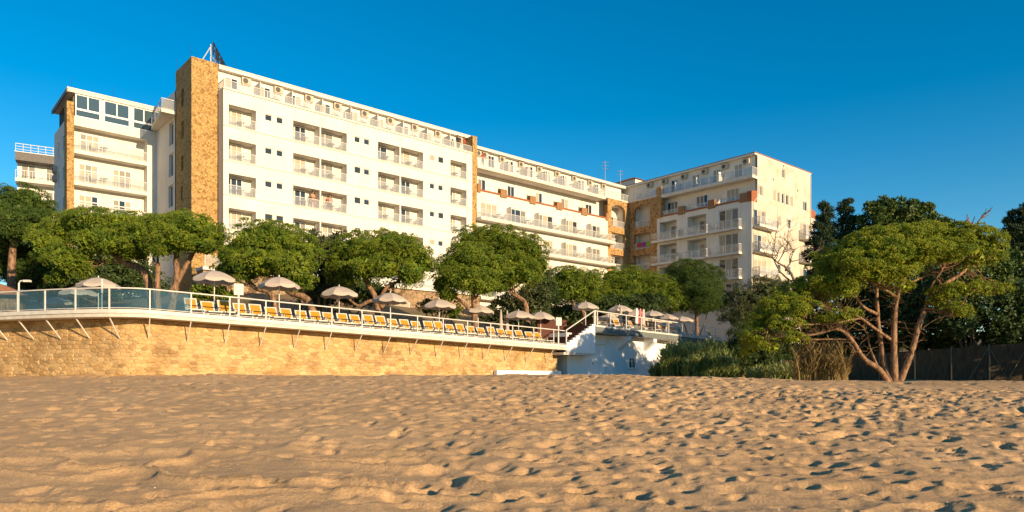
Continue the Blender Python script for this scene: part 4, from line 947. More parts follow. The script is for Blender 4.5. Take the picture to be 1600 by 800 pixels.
# towels over the stone corner railing
for k, (m_, nm) in enumerate((('towel_red', 'red'), ('towel_purple', 'purple'), ('towel_green', 'lime green'))):
    y = -1.3 - 0.8 * k; mb = MB(); n = 8
    for side, x in ((0, CX + 0.105), (1, CX + 0.195)):
        for q in range(n):
            y0 = y - 0.7 * q / n; y1 = y - 0.7 * (q + 1) / n; w0 = 0.015 * math.sin(q * 2.1); w1 = 0.015 * math.sin((q + 1) * 2.1); zl = 17.25 + (0.28 if side == 0 else 0.5)
            mb.quad((x + w0, y0, zl), (x + w1, y1, zl), (x + w1 * 0.3, y1, 18.13), (x + w0 * 0.3, y0, 18.13))
    mb.quad((CX + 0.105, y, 18.13), (CX + 0.105, y - 0.7, 18.13), (CX + 0.195, y - 0.7, 18.135), (CX + 0.195, y, 18.135))
    o = mb.build('beach_towel', m_); o.location = HW(0, 0, 0); o.rotation_euler = (0, 0, HA)
    tag(o, f'{nm} towel hung over a railing in the stone inner corner', 'towel', 'towels on the stone corner railing')

# ------------------------------------------------------------------ bathing house, stair and upper terrace
HB = Vector((6.0, 51.6)); HR = math.atan2(0.747, 0.665); UZ = 3.55
def BW(x, y, z): c, s = math.cos(HR), math.sin(HR); return Vector((HB.x + c * x - s * y, HB.y + s * x + c * y, E + z))
def ut(x): return 3.68 - 0.014 * x
o = MB().hexa([(0.01, 0.0, 3.2), (26, 0.0, 2.82), (26, 15, 2.82), (0.01, 15, 3.2)], [(0.01, 0.0, ut(0)), (26, 0.0, ut(26)), (26, 15, ut(26)), (0.01, 15, ut(0))]).build('upper_terrace', 'deck_concrete', None, BW(0, 0, 0), (0, 0, HR)); o['kind'] = 'structure'
MB().hexa([(0.0, -0.06, 3.17), (26, -0.06, 2.79), (26, -0.003, 2.79), (0.0, -0.003, 3.17)], [(0.0, -0.06, ut(0) - 0.12), (26, -0.06, ut(26) - 0.12), (26, -0.003, ut(26) - 0.12), (0, -0.003, ut(0) - 0.12)]).build('fascia', 'grey_fascia', o)
MB().hexa([(0.0, -0.10, ut(0) - 0.11), (26, -0.10, ut(26) - 0.11), (26, -0.004, ut(26) - 0.11), (0.0, -0.004, ut(0) - 0.11)], [(0.0, -0.10, ut(0) + 0.02), (26, -0.10, ut(26) + 0.02), (26, -0.004, ut(26) + 0.02), (0, -0.004, ut(0) + 0.02)]).build('edge_lip', 'white_paint', o)
house = thing('bathing_house', 'low white rendered beach house under the upper terrace beside the reeds', 'house', BW(4, 1.0, -0.2), HR)
def bh(mb, nm, m_): return mb.build(nm, m_, house, (-4, -1.0, 0.2))
HP = lambda a, d, z: (a, 1.0 + d, z)
mb = wall_open(MB(), HP, -2.0, 24, -0.9, 3.1, [(6.1, 7.1, 0.62, 2.3, 0.14), (1.05, 2.55, -0.5, 2.35, 0.06)], 0.1)
mb.quad((-2.0, 1.0, -0.9), (-2.0, 6, -0.9), (-2.0, 6, 3.1), (-2.0, 1.0, 3.1)).quad((24, 1.0, -0.9), (24, 6, -0.9), (24, 6, 2.8), (24, 1, 2.8)); bh(mb, 'wall', 'house_render')
d = bh(MB().box(1.05, 2.55, 1.05, 1.09, -0.5, 2.35), 'door', 'house_render'); MB().box(1.12, 1.19, 1.02, 1.05, 0.9, 1.05).build('handle', 'dark_metal', d)
bh(MB().box(0.95, 2.65, 0.93, 0.998, 2.352, 2.42), 'door_lintel', 'slab_edge')
w = bh(MB().box(6.1, 6.18, 1.07, 1.13, 0.62, 1.5).box(7.02, 7.1, 1.07, 1.13, 0.62, 1.5).box(6.18, 7.02, 1.07, 1.13, 0.62, 0.70).box(6.18, 7.02, 1.07, 1.13, 1.42, 1.5).box(6.56, 6.64, 1.075, 1.125, 0.70, 1.42), 'window', 'frame_white')
for a, b in ((6.18, 6.56), (6.64, 7.02)): MB().box(a, b, 1.09, 1.11, 0.70, 1.42).build('pane', 'blue_glass', w)
sh = MB()
for k in range(8): z = 1.5 + 0.1 * k; sh.box(6.1, 7.1, 1.06 + 0.006 * (k % 2), 1.12, z, z + 0.098)
sh.build('roller_shutter', 'house_render', w)
bh(MB().box(6.0, 7.2, 0.92, 0.998, 0.54, 0.615), 'sill', 'slab_edge')
for x in (4.6, 8.4, 12.2, 16.0):
    b = MB(); b.hexa([(x - 0.25, 0.02, 2.75), (x + 0.25, 0.02, 2.75), (x + 0.25, 0.998, 2.05), (x - 0.25, 0.998, 2.05)], [(x - 0.25, 0.02, 3.1), (x + 0.25, 0.02, 3.1), (x + 0.25, 0.998, 3.1), (x - 0.25, 0.998, 3.1)]); bh(b, 'bracket', 'house_render')
bh(MB().tube([(3.0, 0.99, 2.85), (3.0, 0.72, 2.85), (3.0, 0.62, 2.75)], 0.03, 6).lathe([(0.02, 0.05), (0.12, 0.0), (0.16, -0.12), (0.0, -0.14)], 10, (3.0, 0.6, 2.72)), 'wall_lamp', 'frame_white')
bh(MB().box(-0.6, 13.9, 0.72, 0.998, -0.9, 0.12), 'plinth', 'house_render')
# stair
def build_stair():
    a = Vector(path(PATH_L, 0.0)[0]); b = HB; d = (b - a); L = d.length; rz = math.atan2(d.y, d.x); z0 = deck_z(PATH_L) - E; n = 9; rise = (ut(0) - z0) / n; tr = (L - 0.02) / n
    root = thing('terrace_stair', 'short stair with dark red risers and stepped white side wall', 'stair', (a.x, a.y, E), rz)
    for k in range(n):
        MB().box(k * tr, (k + 1) * tr, 0.16, 2.6, z0 - 0.3, z0 + (k + 1) * rise).build('step', 'stair_tile', root)
        MB().box(k * tr, (k + 1) * tr - 0.0, 0.0, 0.155, z0 - 0.45 + 0.16 * max(k - 5, 0) * 0, z0 + (k + 1) * rise + 0.05).build('side_wall', 'house_render', root)
    MB().box(0.0, L, 2.602, 2.75, z0 - 0.3, ut(0) + 0.5).build('back_wall', 'stair_tile', root)
    MB().box(-0.3, L - 0.01, 0.02, 2.7, z0 - 0.62, z0 - 0.452).build('landing_slab', 'deck_concrete', root)
    r = MB().bar((0, 0.08, z0 + 1.05), (L, 0.08, ut(0) + 1.05), 0.06); r.build('hand_rail', 'white_paint', root)
    for x, zb in ((0.04, z0), (L - 0.05, ut(0))): MB().box(x - 0.04, x + 0.04, 0.04, 0.12, zb + 0.05, zb + 1.03).build('post', 'white_paint', root)
build_stair()
def build_upper_railing():
    root = thing('upper_railing', 'white metal railing along the upper terrace above the beach house', 'railing', BW(0, 0, 3.6), HR)
    MB().bar((0.0, 0.06, ut(0) + 1.05 - 3.6), (25.8, 0.06, ut(25.8) + 1.02 - 3.6), 0.06, 0.06).build('top_rail', 'white_paint', root)
    for k, x in enumerate([0.05, 0.3] + [2.0 + 2.15 * i for i in range(12)]): MB().box(x - 0.04, x + 0.04, 0.02, 0.10, ut(x) - 3.6, ut(x) + 1.02 - 3.6).build('post', 'white_paint', root)
    for a in (0.35, 0.65): MB().bar((0.0, 0.06, ut(0) + a - 3.6), (25.8, 0.06, ut(25.8) + a - 3.6), 0.012).build('wire', 'grey_metal', root)
build_upper_railing()

# ------------------------------------------------------------------ parasols
def make_parasol(R=1.08, drop=0.42):
    root = thing('beach_umbrella', '', 'umbrella', group='beige beach umbrellas')
    n = 8; m_ = 4; H = 2.45; V = []; Fc = []; rings = [0.0, 0.25, 0.5, 0.75, 1.0]; N = n * m_
    for r in rings:
        for q in range(N):
            a = 2 * math.pi * q / N; fr = (q % m_) / m_; sag = 4 * fr * (1 - fr)
            cr = 1 - 0.075 * sag * r; z = H - drop * (r ** 1.7) - 0.03 * sag * r
            V.append((R * r * cr * math.cos(a), R * r * cr * math.sin(a), z))
    for k in range(len(rings) - 1):
        for q in range(N): Fc.append((k * N + q, k * N + (q + 1) % N, (k + 1) * N + (q + 1) % N, (k + 1) * N + q))
    base = len(V) - N; i = len(V)
    for q in range(N):
        x, y, z = V[base + q]; fr = (q % m_) / m_; sag = 4 * fr * (1 - fr); V.append((x * 1.01, y * 1.01, z - 0.13 - 0.04 * sag))
    me = bpy.data.meshes.new('canopy'); me.from_pydata(V, [], Fc + [(base + q, base + (q + 1) % N, i + (q + 1) % N, i + q) for q in range(N)]); me.update(); link('canopy', me, 'canopy_cloth', root)
    MB().tube([(0, 0, 0), (0, 0, H - 0.02)], 0.028, 8).build('pole', 'white_paint', root)
    MB().lathe([(0.0, 0.0), (0.26, 0.0), (0.24, 0.07), (0.05, 0.10), (0.045, 0.3), (0.0, 0.3)], 12).build('base', 'plastic_white', root)
    MB().lathe([(0.03, -0.01), (0.035, 0.04), (0.0, 0.12)], 8, (0, 0, H)).build('finial', 'white_paint', root)
    for k in range(8):
        a = 2 * math.pi * k / 8; MB().bar((0.03 * math.cos(a), 0.03 * math.sin(a), H - 0.03), (R * 0.97 * math.cos(a), R * 0.97 * math.sin(a), H - drop - 0.035), 0.016).build('rib', 'grey_metal', root)
    return root
PAR = make_parasol(); PAR_SPOTS = []
for k, (s, hh) in enumerate(((24.03, 2.65), (27.45, 2.74), (30.99, 2.62), (34.32, 2.61), (37.83, 2.58), (40.9, 2.51), (44.37, 2.45), (46.4, 2.55))):
    p = path(s, 2.6)[0]; PAR_SPOTS.append(((p.x, p.y, deck_z(s)), hh / 2.5, f'beige umbrella over the lounger row, {ORD[k]} from the glass panelled corner'))
for k, (px, py, Y, lab) in enumerate((( -0.577, 0, 39.6, 'tall beige umbrella behind the glass panels, nearest the deck edge'), (-0.605, 0, 42.5, 'beige umbrella half hidden behind the tall one at the glass panels'), (-0.632, 0, 49, 'beige umbrella seen through the glass right of the lamp post, its pole hidden'),
        (-0.695, 0, 52, 'beige umbrella seen low through the glass at the far left edge'), (-0.655, 0, 53, 'lowest beige umbrella seen through the glass panels'))):
    hh = (2.55, 2.4, 2.55, 2.5, 2.35)[k]; PAR_SPOTS.append(((px * Y, Y, E + 2.96), hh / 2.5, lab))
UP = [(915, 58, 2.55, 'beige umbrella at the top of the stair on the upper terrace'), (968, 61, 2.6, 'larger looking beige umbrella, second from the stair on the upper terrace'), (992, 65, 2.6, 'beige umbrella, third from the stair on the upper terrace'),
      (1019, 63.5, 2.35, 'beige umbrella above the hanging towels, fourth from the stair on the upper terrace'), (1042, 67, 2.35, 'beige umbrella, fifth from the stair on the upper terrace'), (1066, 69, 2.3, 'pale umbrella, sixth from the stair, in front of the restaurant awning'),
      (948, 64, 2.0, 'low shaded umbrella between the first two on the upper terrace'), (1036, 71, 1.9, 'low shaded umbrella behind the fifth one on the upper terrace'), (1050, 74, 1.8, 'small far umbrella under the restaurant awning')]
for px, Y, hh, lab in UP: PAR_SPOTS.append((((px - 800) / 1120 * Y, Y, E + 3.52), hh / 2.5, lab))
for k, (loc, sc, lab) in enumerate(PAR_SPOTS):
    if k == 0: r = PAR; r.location = loc; r['label'] = lab
    else: r = copy_thing(PAR, lab, loc, 0.37 * k)
    r.scale = (1.0, 1.0, sc)
# two folded parasols
def folded(loc, lab):
    root = thing('folded_umbrella', lab, 'umbrella', loc, 0, 'folded umbrellas at the terrace back')
    MB().lathe([(0.03, 2.35), (0.05, 2.3), (0.12, 1.7), (0.15, 1.0), (0.10, 0.75), (0.03, 0.75)], 9).build('folded_cloth', 'canopy_cloth', root)
    MB().tube([(0, 0, 0), (0, 0, 2.4)], 0.025, 6).build('pole', 'white_paint', root)
    MB().lathe([(0.0, 0.0), (0.24, 0.0), (0.22, 0.07), (0.0, 0.10)], 10).build('base', 'plastic_white', root)
p = path(43.2, 3.1)[0]; folded((p.x, p.y, deck_z(43.2)), 'folded pale umbrella behind the loungers, the left of two')
p = path(43.75, 3.1)[0]; folded((p.x, p.y, deck_z(43.75)), 'folded pale umbrella behind the loungers, the right of two')
folded(((970 - 800) / 1120 * 60, 60, E + 3.55), 'folded pale umbrella on the upper terrace under the second open one')

# ------------------------------------------------------------------ sun loungers
def make_lounger():
    root = thing('sun_lounger', '', 'sun lounger', group='yellow sun loungers on the sea terrace')
    f = MB()
    for x in (-0.29, 0.29): f.box(x - 0.03, x + 0.03, -0.95, 0.85, 0.27, 0.33)
    f.box(-0.26, 0.26, -0.95, -0.89, 0.27, 0.33).box(-0.26, 0.26, 0.79, 0.85, 0.27, 0.33); f.build('frame', 'plastic_white', root)
    st = MB()
    for k in range(7): y = -0.86 + 0.15 * k; st.box(-0.255, 0.255, y, y + 0.12, 0.30, 0.335)
    st.build('seat', 'plastic_white', root)
    ang = math.radians(62); c, s = math.cos(ang), math.sin(ang); B = lambda x, t, d: (x, 0.22 + t * c - d * s * 1.0, 0.33 + t * s + d * c)
    b = MB()
    def pan(x0, x1, t0, t1, d0, d1): b.hexa([B(x0, t0, d0), B(x1, t0, d0), B(x1, t1, d0), B(x0, t1, d0)], [B(x0, t0, d1), B(x1, t0, d1), B(x1, t1, d1), B(x0, t1, d1)])
    pan(-0.30, -0.235, 0, 0.72, -0.03, 0.03); pan(0.235, 0.30, 0, 0.72, -0.03, 0.03); pan(-0.234, 0.234, 0.66, 0.72, -0.03, 0.03); pan(-0.234, 0.234, 0.0, 0.10, -0.03, 0.03)
    br = b.build('backrest', 'plastic_white', root)
    g = MB(); g.hexa([B(-0.234, 0.10, -0.008), B(0.234, 0.10, -0.008), B(0.234, 0.66, -0.008), B(-0.234, 0.66, -0.008)], [B(-0.234, 0.10, 0.008), B(0.234, 0.10, 0.008), B(0.234, 0.66, 0.008), B(-0.234, 0.66, 0.008)]); g.build('sling', 'yellow_sling', br)
    for x in (-0.29, 0.29):
        MB().hexa([(x - 0.025, -0.82, 0), (x + 0.025, -0.82, 0), (x + 0.025, -0.75, 0), (x - 0.025, -0.75, 0)], [(x - 0.03, -0.70, 0.27), (x + 0.03, -0.70, 0.27), (x + 0.03, -0.60, 0.27), (x - 0.03, -0.60, 0.27)]).build('leg', 'plastic_white', root)
        MB().hexa([(x - 0.025, 0.62, 0), (x + 0.025, 0.62, 0), (x + 0.025, 0.69, 0), (x - 0.025, 0.69, 0)], [(x - 0.03, 0.48, 0.27), (x + 0.03, 0.48, 0.27), (x + 0.03, 0.58, 0.27), (x - 0.03, 0.58, 0.27)]).build('leg', 'plastic_white', root)
        sx = 0.335 * (1 if x > 0 else -1); a = MB().box(sx - 0.03, sx + 0.03, -0.25, 0.42, 0.50, 0.535); a.hexa([(sx - 0.02, -0.14, 0.31), (sx + 0.02, -0.14, 0.31), (sx + 0.02, -0.09, 0.31), (sx - 0.02, -0.09, 0.31)], [(sx - 0.02, -0.22, 0.50), (sx + 0.02, -0.22, 0.50), (sx + 0.02, -0.17, 0.50), (sx - 0.02, -0.17, 0.50)]); a.build('armrest', 'plastic_white', root)
    return root
LNG = make_lounger(); spots = []
s = 22.65; k = 0; random.seed(8)
while s < PATH_L - 0.45:
    p, d = path(s, 1.45 + random.uniform(-0.06, 0.06)); spots.append(((p.x, p.y, deck_z(s) + 0.004), math.atan2(d.y, d.x) + random.uniform(-0.06, 0.06), f'yellow and white sun lounger, {ORD[k]} from the glass panelled corner in the long row')); s += 0.815; k += 1
NL = len(spots)
for q, (x, y, r) in enumerate(((2.6, 0.9, 0.1), (5.2, 0.9, -0.2), (7.6, 1.0, 0.15), (9.4, 0.9, 0.0), (12.2, 0.9, 0.1), (15.6, 1.0, -0.1), (18.3, 0.9, 0.1), (21.5, 1.0, 0.0))):
    w = BW(x, y + 0.4, ut(x) + 0.004); spots.append((w, HR + r, f'yellow sun lounger on the upper terrace, {ORD[q]} from the stair'))
for k, (loc, rz, lab) in enumerate(spots):
    if k == 0: LNG.location = loc; LNG.rotation_euler = (0, 0, rz); LNG['label'] = lab
    else:
        r = copy_thing(LNG, lab, loc, rz)
        r.scale = (1.08, 1, random.uniform(0.9, 1.06))
        if k >= NL: r['group'] = 'yellow sun loungers on the upper terrace'

# ------------------------------------------------------------------ notice boards, lamp post, towels, restaurant
def notice(loc, rz, h, lab):
    root = thing('notice_board', lab, 'sign', loc, rz)
    MB().box(-0.04, 0.04, -0.04, 0.04, 0, h - 0.2).build('post', 'white_paint', root)
    b = MB().box(-0.22, 0.22, -0.07, -0.041, h - 0.55, h).build('board', 'white_paint', root); MB().box(-0.17, -0.015, -0.074, -0.071, h - 0.5, h - 0.05).box(0.015, 0.17, -0.074, -0.071, h - 0.5, h - 0.05).build('notice_sheet', 'plastic_white', b)
p, d = path(24.5, 0.22); notice((p.x, p.y, deck_z(24.5)), math.atan2(d.y, d.x) - 0.2, 1.72, 'white notice board on a post at the railing beside the first umbrella')
p, d = path(46.0, 0.30); notice((p.x, p.y, deck_z(46)), math.atan2(d.y, d.x) - 0.2, 1.9, 'small white notice board on a post at the foot of the stair')
root = thing('lamp_post', 'white lamp post with a bent arm behind the glass at the far left', 'lamp', (-0.688 * 42, 42, E + 2.9))
MB().tube([(0, 0, 0), (0, 0, 2.55), (0.08, 0, 2.68), (0.42, 0, 2.72)], 0.045, 8).build('pole', 'white_paint', root); MB().box(0.30, 0.68, -0.1, 0.1, 2.62, 2.74).build('lamp_head', 'white_paint', root)
root = thing('tall_mast', 'slim white post rising above the glass railing at the curved corner', 'post', (-0.572 * 33.2, 33.2, E + 3.0)); MB().tube([(0, 0, 0), (0, 0, 1.45)], 0.045, 8).build('pole', 'white_paint', root); MB().lathe([(0.06, 0), (0.06, 0.04), (0, 0.07)], 8, (0, 0, 1.45)).build('cap', 'white_paint', root)
root = thing('kiosk', 'brown roofed wooden kiosk at the left edge under the pines', 'kiosk', (-0.722 * 46, 46, E + 2.9), 0.3)
MB().box(-1.6, 1.2, 0, 2, 0, 2.3).build('wall', 'bark_pine', root); MB().hexa([(-2.2, -0.7, 2.3), (1.9, -0.7, 2.3), (1.9, 2.5, 2.3), (-2.2, 2.5, 2.3)], [(-1.2, 0.4, 3.1), (0.2, 0.4, 3.1), (0.2, 1.4, 3.1), (-1.2, 1.4, 3.1)]).build('roof', 'roof_tile', root)
for q, (x, m_, nm) in enumerate(((8.2, 'cloth_white', 'white'), (8.75, 'towel_red', 'rust red'), (9.25, 'canopy_cloth', 'beige'))):
    mb = MB(); w = 0.24; z1 = 2.0; n = 6
    for k in range(n):
        a = -w + 2 * w * k / n; b = -w + 2 * w * (k + 1) / n; fa = 0.03 * math.sin(2.3 * k + q); fb = 0.03 * math.sin(2.3 * (k + 1) + q); mb.quad((a, fa, z1 - 1.2), (b, fb, z1 - 1.25), (b * 0.6, 0, z1), (a * 0.6, 0, z1)); mb.quad((b, fb + 0.03, z1 - 1.25), (a, fa + 0.03, z1 - 1.2), (a * 0.6, 0.03, z1), (b * 0.6, 0.03, z1))
    root = thing('towel_stand', f'{nm} towel hung on a stand on the upper terrace', 'towel', BW(x, 1.6, ut(x)), HR); MB().tube([(0, 0.015, 0), (0, 0.015, 2.05)], 0.03, 6).lathe([(0.0, 0.0), (0.2, 0.0), (0.18, 0.05), (0.0, 0.06)], 8).build('stand', 'white_paint', root); mb.build('towel', m_, root)
root = thing('restaurant_pavilion', 'open restaurant pavilion with red tiled roof and pale awning behind the upper umbrellas', 'pavilion', BW(15, 9.0, 3.4), HR)
MB().hexa([(-4, 0, 2.7), (10, 0, 2.7), (10, 6, 3.4), (-4, 6, 3.4)], [(-4, 0, 2.85), (10, 0, 2.85), (10, 6, 3.55), (-4, 6, 3.55)]).build('roof', 'roof_tile', root)
MB().hexa([(-4, -2.6, 2.15), (10, -2.6, 2.15), (10, -0.02, 2.75), (-4, -0.02, 2.75)], [(-4, -2.6, 2.2), (10, -2.6, 2.2), (10, -0.02, 2.8), (-4, -0.02, 2.8)]).build('awning', 'awning_cloth', root)
MB().box(-4, 10, -2.64, -2.605, 1.95, 2.2).build('valance', 'awning_cloth', root)
for x in (-3.9, -0.4, 3.1, 6.6, 9.9): MB().box(x - 0.05, x + 0.05, -2.5, -2.4, 0, 2.16).build('post', 'white_paint', root)
MB().box(-4, 10, 5.0, 5.3, 0, 3.35).build('back_wall', 'rust_brick', root)
root = thing('terrace_sign', 'small grey sign on a post by the restaurant awning', 'sign', BW(13.5, 3.0, ut(13)), HR); MB().box(-0.03, 0.03, -0.03, 0.03, 0, 1.6).build('post', 'white_paint', root); MB().box(-0.18, 0.18, -0.05, -0.031, 1.5, 2.1).build('board', 'grey_metal', root)

# ------------------------------------------------------------------ screened fence on the right
def build_fence():
    A = Vector((19.0, 50.5)); B = Vector((31.4, 44.2)); C = Vector((46.0, 36.0))
    root = thing('screened_fence', 'brown reed screened fence with green posts and diagonal stays behind the big pine', 'fence', (B.x, B.y, E - 0.3)); L = Vector(root.location)
    def at(t):
        la = (B - A).length; lb = (C - B).length
        if t < la: p = A + (B - A) * (t / la); top = 1.12 + 0.93 * t / la
        else: p = B + (C - B) * ((t - la) / lb); top = 2.05
        return p, top
    T = (B - A).length + (C - B).length; n = 15
    for k in range(n):
        t0 = T * k / n; t1 = T * (k + 1) / n; mb = MB(); m_ = 6
        for q in range(m_):
            a = t0 + (t1 - t0) * q / m_; b = t0 + (t1 - t0) * (q + 1) / m_; pa, ha = at(a + 0.03 if q == 0 else a); pb, hb = at(b - 0.03 if q == m_ - 1 else b); random.seed(int(a * 1000)); ja = random.uniform(-0.03, 0.03); random.seed(int(b * 1000)); jb = random.uniform(-0.03, 0.03)
            ox = 0.02 * math.sin(a * 3); oy = 0.02 * math.sin(b * 3)
            bot = [Vector((pa.x, pa.y + ox, E - 0.9)) - L, Vector((pb.x, pb.y + oy, E - 0.9)) - L]; tp = [Vector((pa.x, pa.y + ox, E + ha + ja)) - L, Vector((pb.x, pb.y + oy, E + hb + jb)) - L]
            mb.quad(bot[0], bot[1], tp[1], tp[0]); t_ = Vector((0.02, 0.025, 0)); mb.quad(bot[1] + t_, bot[0] + t_, tp[0] + t_, tp[1] + t_); mb.quad(tp[0], tp[1], tp[1] + t_, tp[0] + t_)
        mb.build('screen_panel', 'fence_screen', root)
        p, h = at(t0); q = Vector((p.x, p.y, 0)) - Vector((0.05, 0.05, 0)); MB().bar(Vector((q.x, q.y, E - 0.9)) - L, Vector((q.x, q.y, E + h + 0.08)) - L, 0.06).build('post', 'fence_post', root)
        if k in (6, 7, 9, 11):
            for sg in (-1, 1): pp, _ = at(t0 + sg * 1.1); MB().bar(Vector((q.x - 0.05, q.y - 0.05, E + h - 0.1)) - L, Vector((pp.x - 0.25, pp.y - 0.25, E - 0.4)) - L, 0.035).build('stay', 'fence_post', root)
build_fence()
# ------------------------------------------------------------------ vegetation
def at(px, py, Y): return np.array([(px - 800) / 1120 * Y, Y, E + (588 - py) / 1120 * Y])
def sph(rng, n):
    d = rng.normal(size=(n, 3)); return d / np.linalg.norm(d, axis=1, keepdims=True)
def foliage(lobes, seed, clump_r=0.38, tufts=46, needles=5, nl=0.20, nw=0.030, dens=1.0, core=0.74, under=0.35, spread=0.75, up=0.35, jitter=0.12, clump_up=0.25, shell=0.45, fill=70, fs=0.28):
    """crown surface: lobes carry clumps, clumps carry tufts, tufts carry needles (one triangle each)"""
    rng = np.random.default_rng(seed); lobes = np.array(lobes, dtype=float); V = []; F = []; off = 0
    C = []; D = []; RR = []
    for i, l in enumerate(lobes):
        c, r = l[:3], l[3:6]; area = 4 * math.pi * (((r[0] * r[1]) ** 1.6 + (r[0] * r[2]) ** 1.6 + (r[1] * r[2]) ** 1.6) / 3) ** (1 / 1.6)
        n = max(6, int(area / (clump_r ** 2 * 2.1) * dens)); d = sph(rng, n)
        keep = (d[:, 2] > -0.25) | (rng.random(n) < under); d = d[keep]; p = c + d * r * (1 + rng.normal(size=(len(d), 1)) * jitter - 0.06)
        ok = np.ones(len(p), bool)
        for j, m_ in enumerate(lobes):
            if j != i: ok &= (((p - m_[:3]) / m_[3:6]) ** 2).sum(1) > 0.62
        p = p[ok]; d = d[ok]; nn = d / r; nn /= np.linalg.norm(nn, axis=1, keepdims=True)
        C.append(p); D.append(nn); RR.append(clump_r * rng.uniform(0.65, 1.3, len(p)))
    C = np.concatenate(C); D = np.concatenate(D); RR = np.concatenate(RR); n = len(C)
    # tufts
    t = sph(rng, n * tufts); Dn = np.repeat(D, tufts, 0); Cn = np.repeat(C, tufts, 0); Rn = np.repeat(RR, tufts)[:, None]
    t = t + 0.55 * Dn + np.array([0, 0, clump_up]); t /= np.linalg.norm(t, axis=1, keepdims=True)
    P = Cn + t * Rn * rng.uniform(shell, 1.05, (len(t), 1)) * np.array([1.1, 1.1, 0.85])
    # needles
    P = np.repeat(P, needles, 0); T = np.repeat(t, needles, 0)
    d = 0.6 * T + rng.normal(size=P.shape) * spread * 0.8 + np.array([0, 0, up]); d /= np.linalg.norm(d, axis=1, keepdims=True)
    nrm = T + 0.35 * np.repeat(Dn, needles, 0) + 0.40 * rng.normal(size=T.shape)
    s = np.cross(d, nrm); s /= np.linalg.norm(s, axis=1, keepdims=True) + 1e-9       # blades face outwards
    L = nl * rng.uniform(0.6, 1.3, (len(P), 1))
    tri = np.stack([P - s * nw, P + s * nw, P + d * L], 1).reshape(-1, 3)
    V.append(tri); F.append(np.arange(len(tri)).reshape(-1, 3)); off = len(tri)
    if core:                                                    # coarse blades filling the inside
        P = []
        for l in lobes:
            n = int(4.19 * l[3] * l[4] * l[5] * fill) + 20; P.append(l[:3] + sph(rng, n) * l[3:6] * core * rng.random((n, 1)) ** 0.4)
        P = np.concatenate(P); d = sph(rng, len(P)); s = np.cross(d, sph(rng, len(P))); s /= np.linalg.norm(s, axis=1, keepdims=True) + 1e-9
        tri = np.stack([P - s * fs * 0.4 - d * fs * 0.35, P + s * fs * 0.4 - d * fs * 0.35, P + d * fs], 1).reshape(-1, 3); V.append(tri); F.append(np.arange(len(tri)).reshape(-1, 3) + off)
    return np.concatenate(V), np.concatenate(F)
def crown_obj(root, lobes, seed, material, name='crown', **k):
    L = np.array(root.location[:]); V, F = foliage(lobes, seed, **k); return link(name, fast_mesh(name, V - L, F), material, root)
def bez(a, b, bend, rng, n=7, wig=0.0):
    a = np.array(a, float); b = np.array(b, float); m_ = (a + b) / 2 + np.array(bend); out = []
    for t in np.linspace(0, 1, n):
        p = (1 - t) ** 2 * a + 2 * t * (1 - t) * m_ + t * t * b
        if 0 < t < 1: p = p + rng.normal(size=3) * wig
        out.append(p)
    return out
def poly_path(pts, n=4):
    P = [np.array(p, float) for p in pts]; out = []
    for i in range(len(P) - 1):
        a = P[max(i - 1, 0)]; b = P[i]; c = P[i + 1]; d = P[min(i + 2, len(P) - 1)]
        for q in range(n):
            t = q / n; out.append(0.5 * (2 * b + (c - a) * t + (2 * a - 5 * b + 4 * c - d) * t * t + (3 * b - a - 3 * c + d) * t ** 3))
    out.append(P[-1]); return out
def limb(mb, pts, r0, r1, root, wob=0.06, sides=8):
    L = np.array(root.location[:]); n = len(pts); rr = [r0 + (r1 - r0) * (k / (n - 1)) ** 0.8 for k in range(n)]
    rng = np.random.default_rng(n * 7 + int(abs(pts[0][0]) * 100)); rr = [r * (1 + rng.uniform(-wob, wob)) for r in rr]
    mb.tube([Vector(p - L) for p in pts], rr, sides)
def pine(name, lab, base_px, Y, lobes_px, seed, trunks, material='pine_needles', r0=0.24, depth=None, group=None, **k):
    """umbrella pine: lobes (px, py, rx, ry, depth) measured in the picture plane at its distance Y, plus the same crown's depth"""
    rng = np.random.default_rng(seed); sc = Y / 1120; b = at(base_px, 588, Y); gz = hz(b[0], b[1]); root = thing(name, lab, 'pine tree', (b[0], b[1], gz - 0.1), 0, group)
    lobes = []
    for l in lobes_px:
        px, py, rx, ry = l[:4]; dd = l[4] if len(l) > 4 else 0.0; c = at(px, py, Y + dd); ry_ = max(rx, ry) * sc * 0.95; lobes.append((*c, rx * sc, ry_, ry * sc))
    crown_obj(root, lobes, seed, material, **k)
    mb = MB()
    ends = []
    for tr in trunks:
        pts = [np.array([*(at(p[0], p[1], Y + (p[3] if len(p) > 3 else 0)))]) for p in tr]; rs = tr[0][2], tr[-1][2]
        if pts[0][2] > gz and tr[0][1] > 440: pts[0][2] = min(pts[0][2], gz - 0.1) if len(tr[0]) < 5 else pts[0][2]
        pp = poly_path(pts, 4); limb(mb, pp, rs[0], rs[1], root); ends.append((pp, rs))
    # limbs fan out to the lobes
    for l in lobes:
        pp, rs = ends[int(rng.integers(len(ends)))]; best = min(ends, key=lambda e: np.linalg.norm(e[0][-1] - np.array(l[:3]))); pp, rs = best; a = pp[int(len(pp) * rng.uniform(0.6, 0.95))]
        limb(mb, bez(a, np.array(l[:3]) + np.array([0, 0, -0.1 * l[5]]), (0, 0, -0.25 * l[5]), rng, 6, 0.05), max(0.05, rs[1] * 0.7), 0.03, root, sides=6)
        for q in range(3): 
            e = np.array(l[:3]) + sph(rng, 1)[0] * np.array(l[3:6]) * 0.8; limb(mb, bez(np.array(l[:3]) - np.array([0, 0, 0.3 * l[5]]), e, (0, 0, -0.2), rng, 4, 0.04), 0.03, 0.012, root, sides=5)
    mb.build('trunk', 'bark_pine', root, smooth=True)
    return root
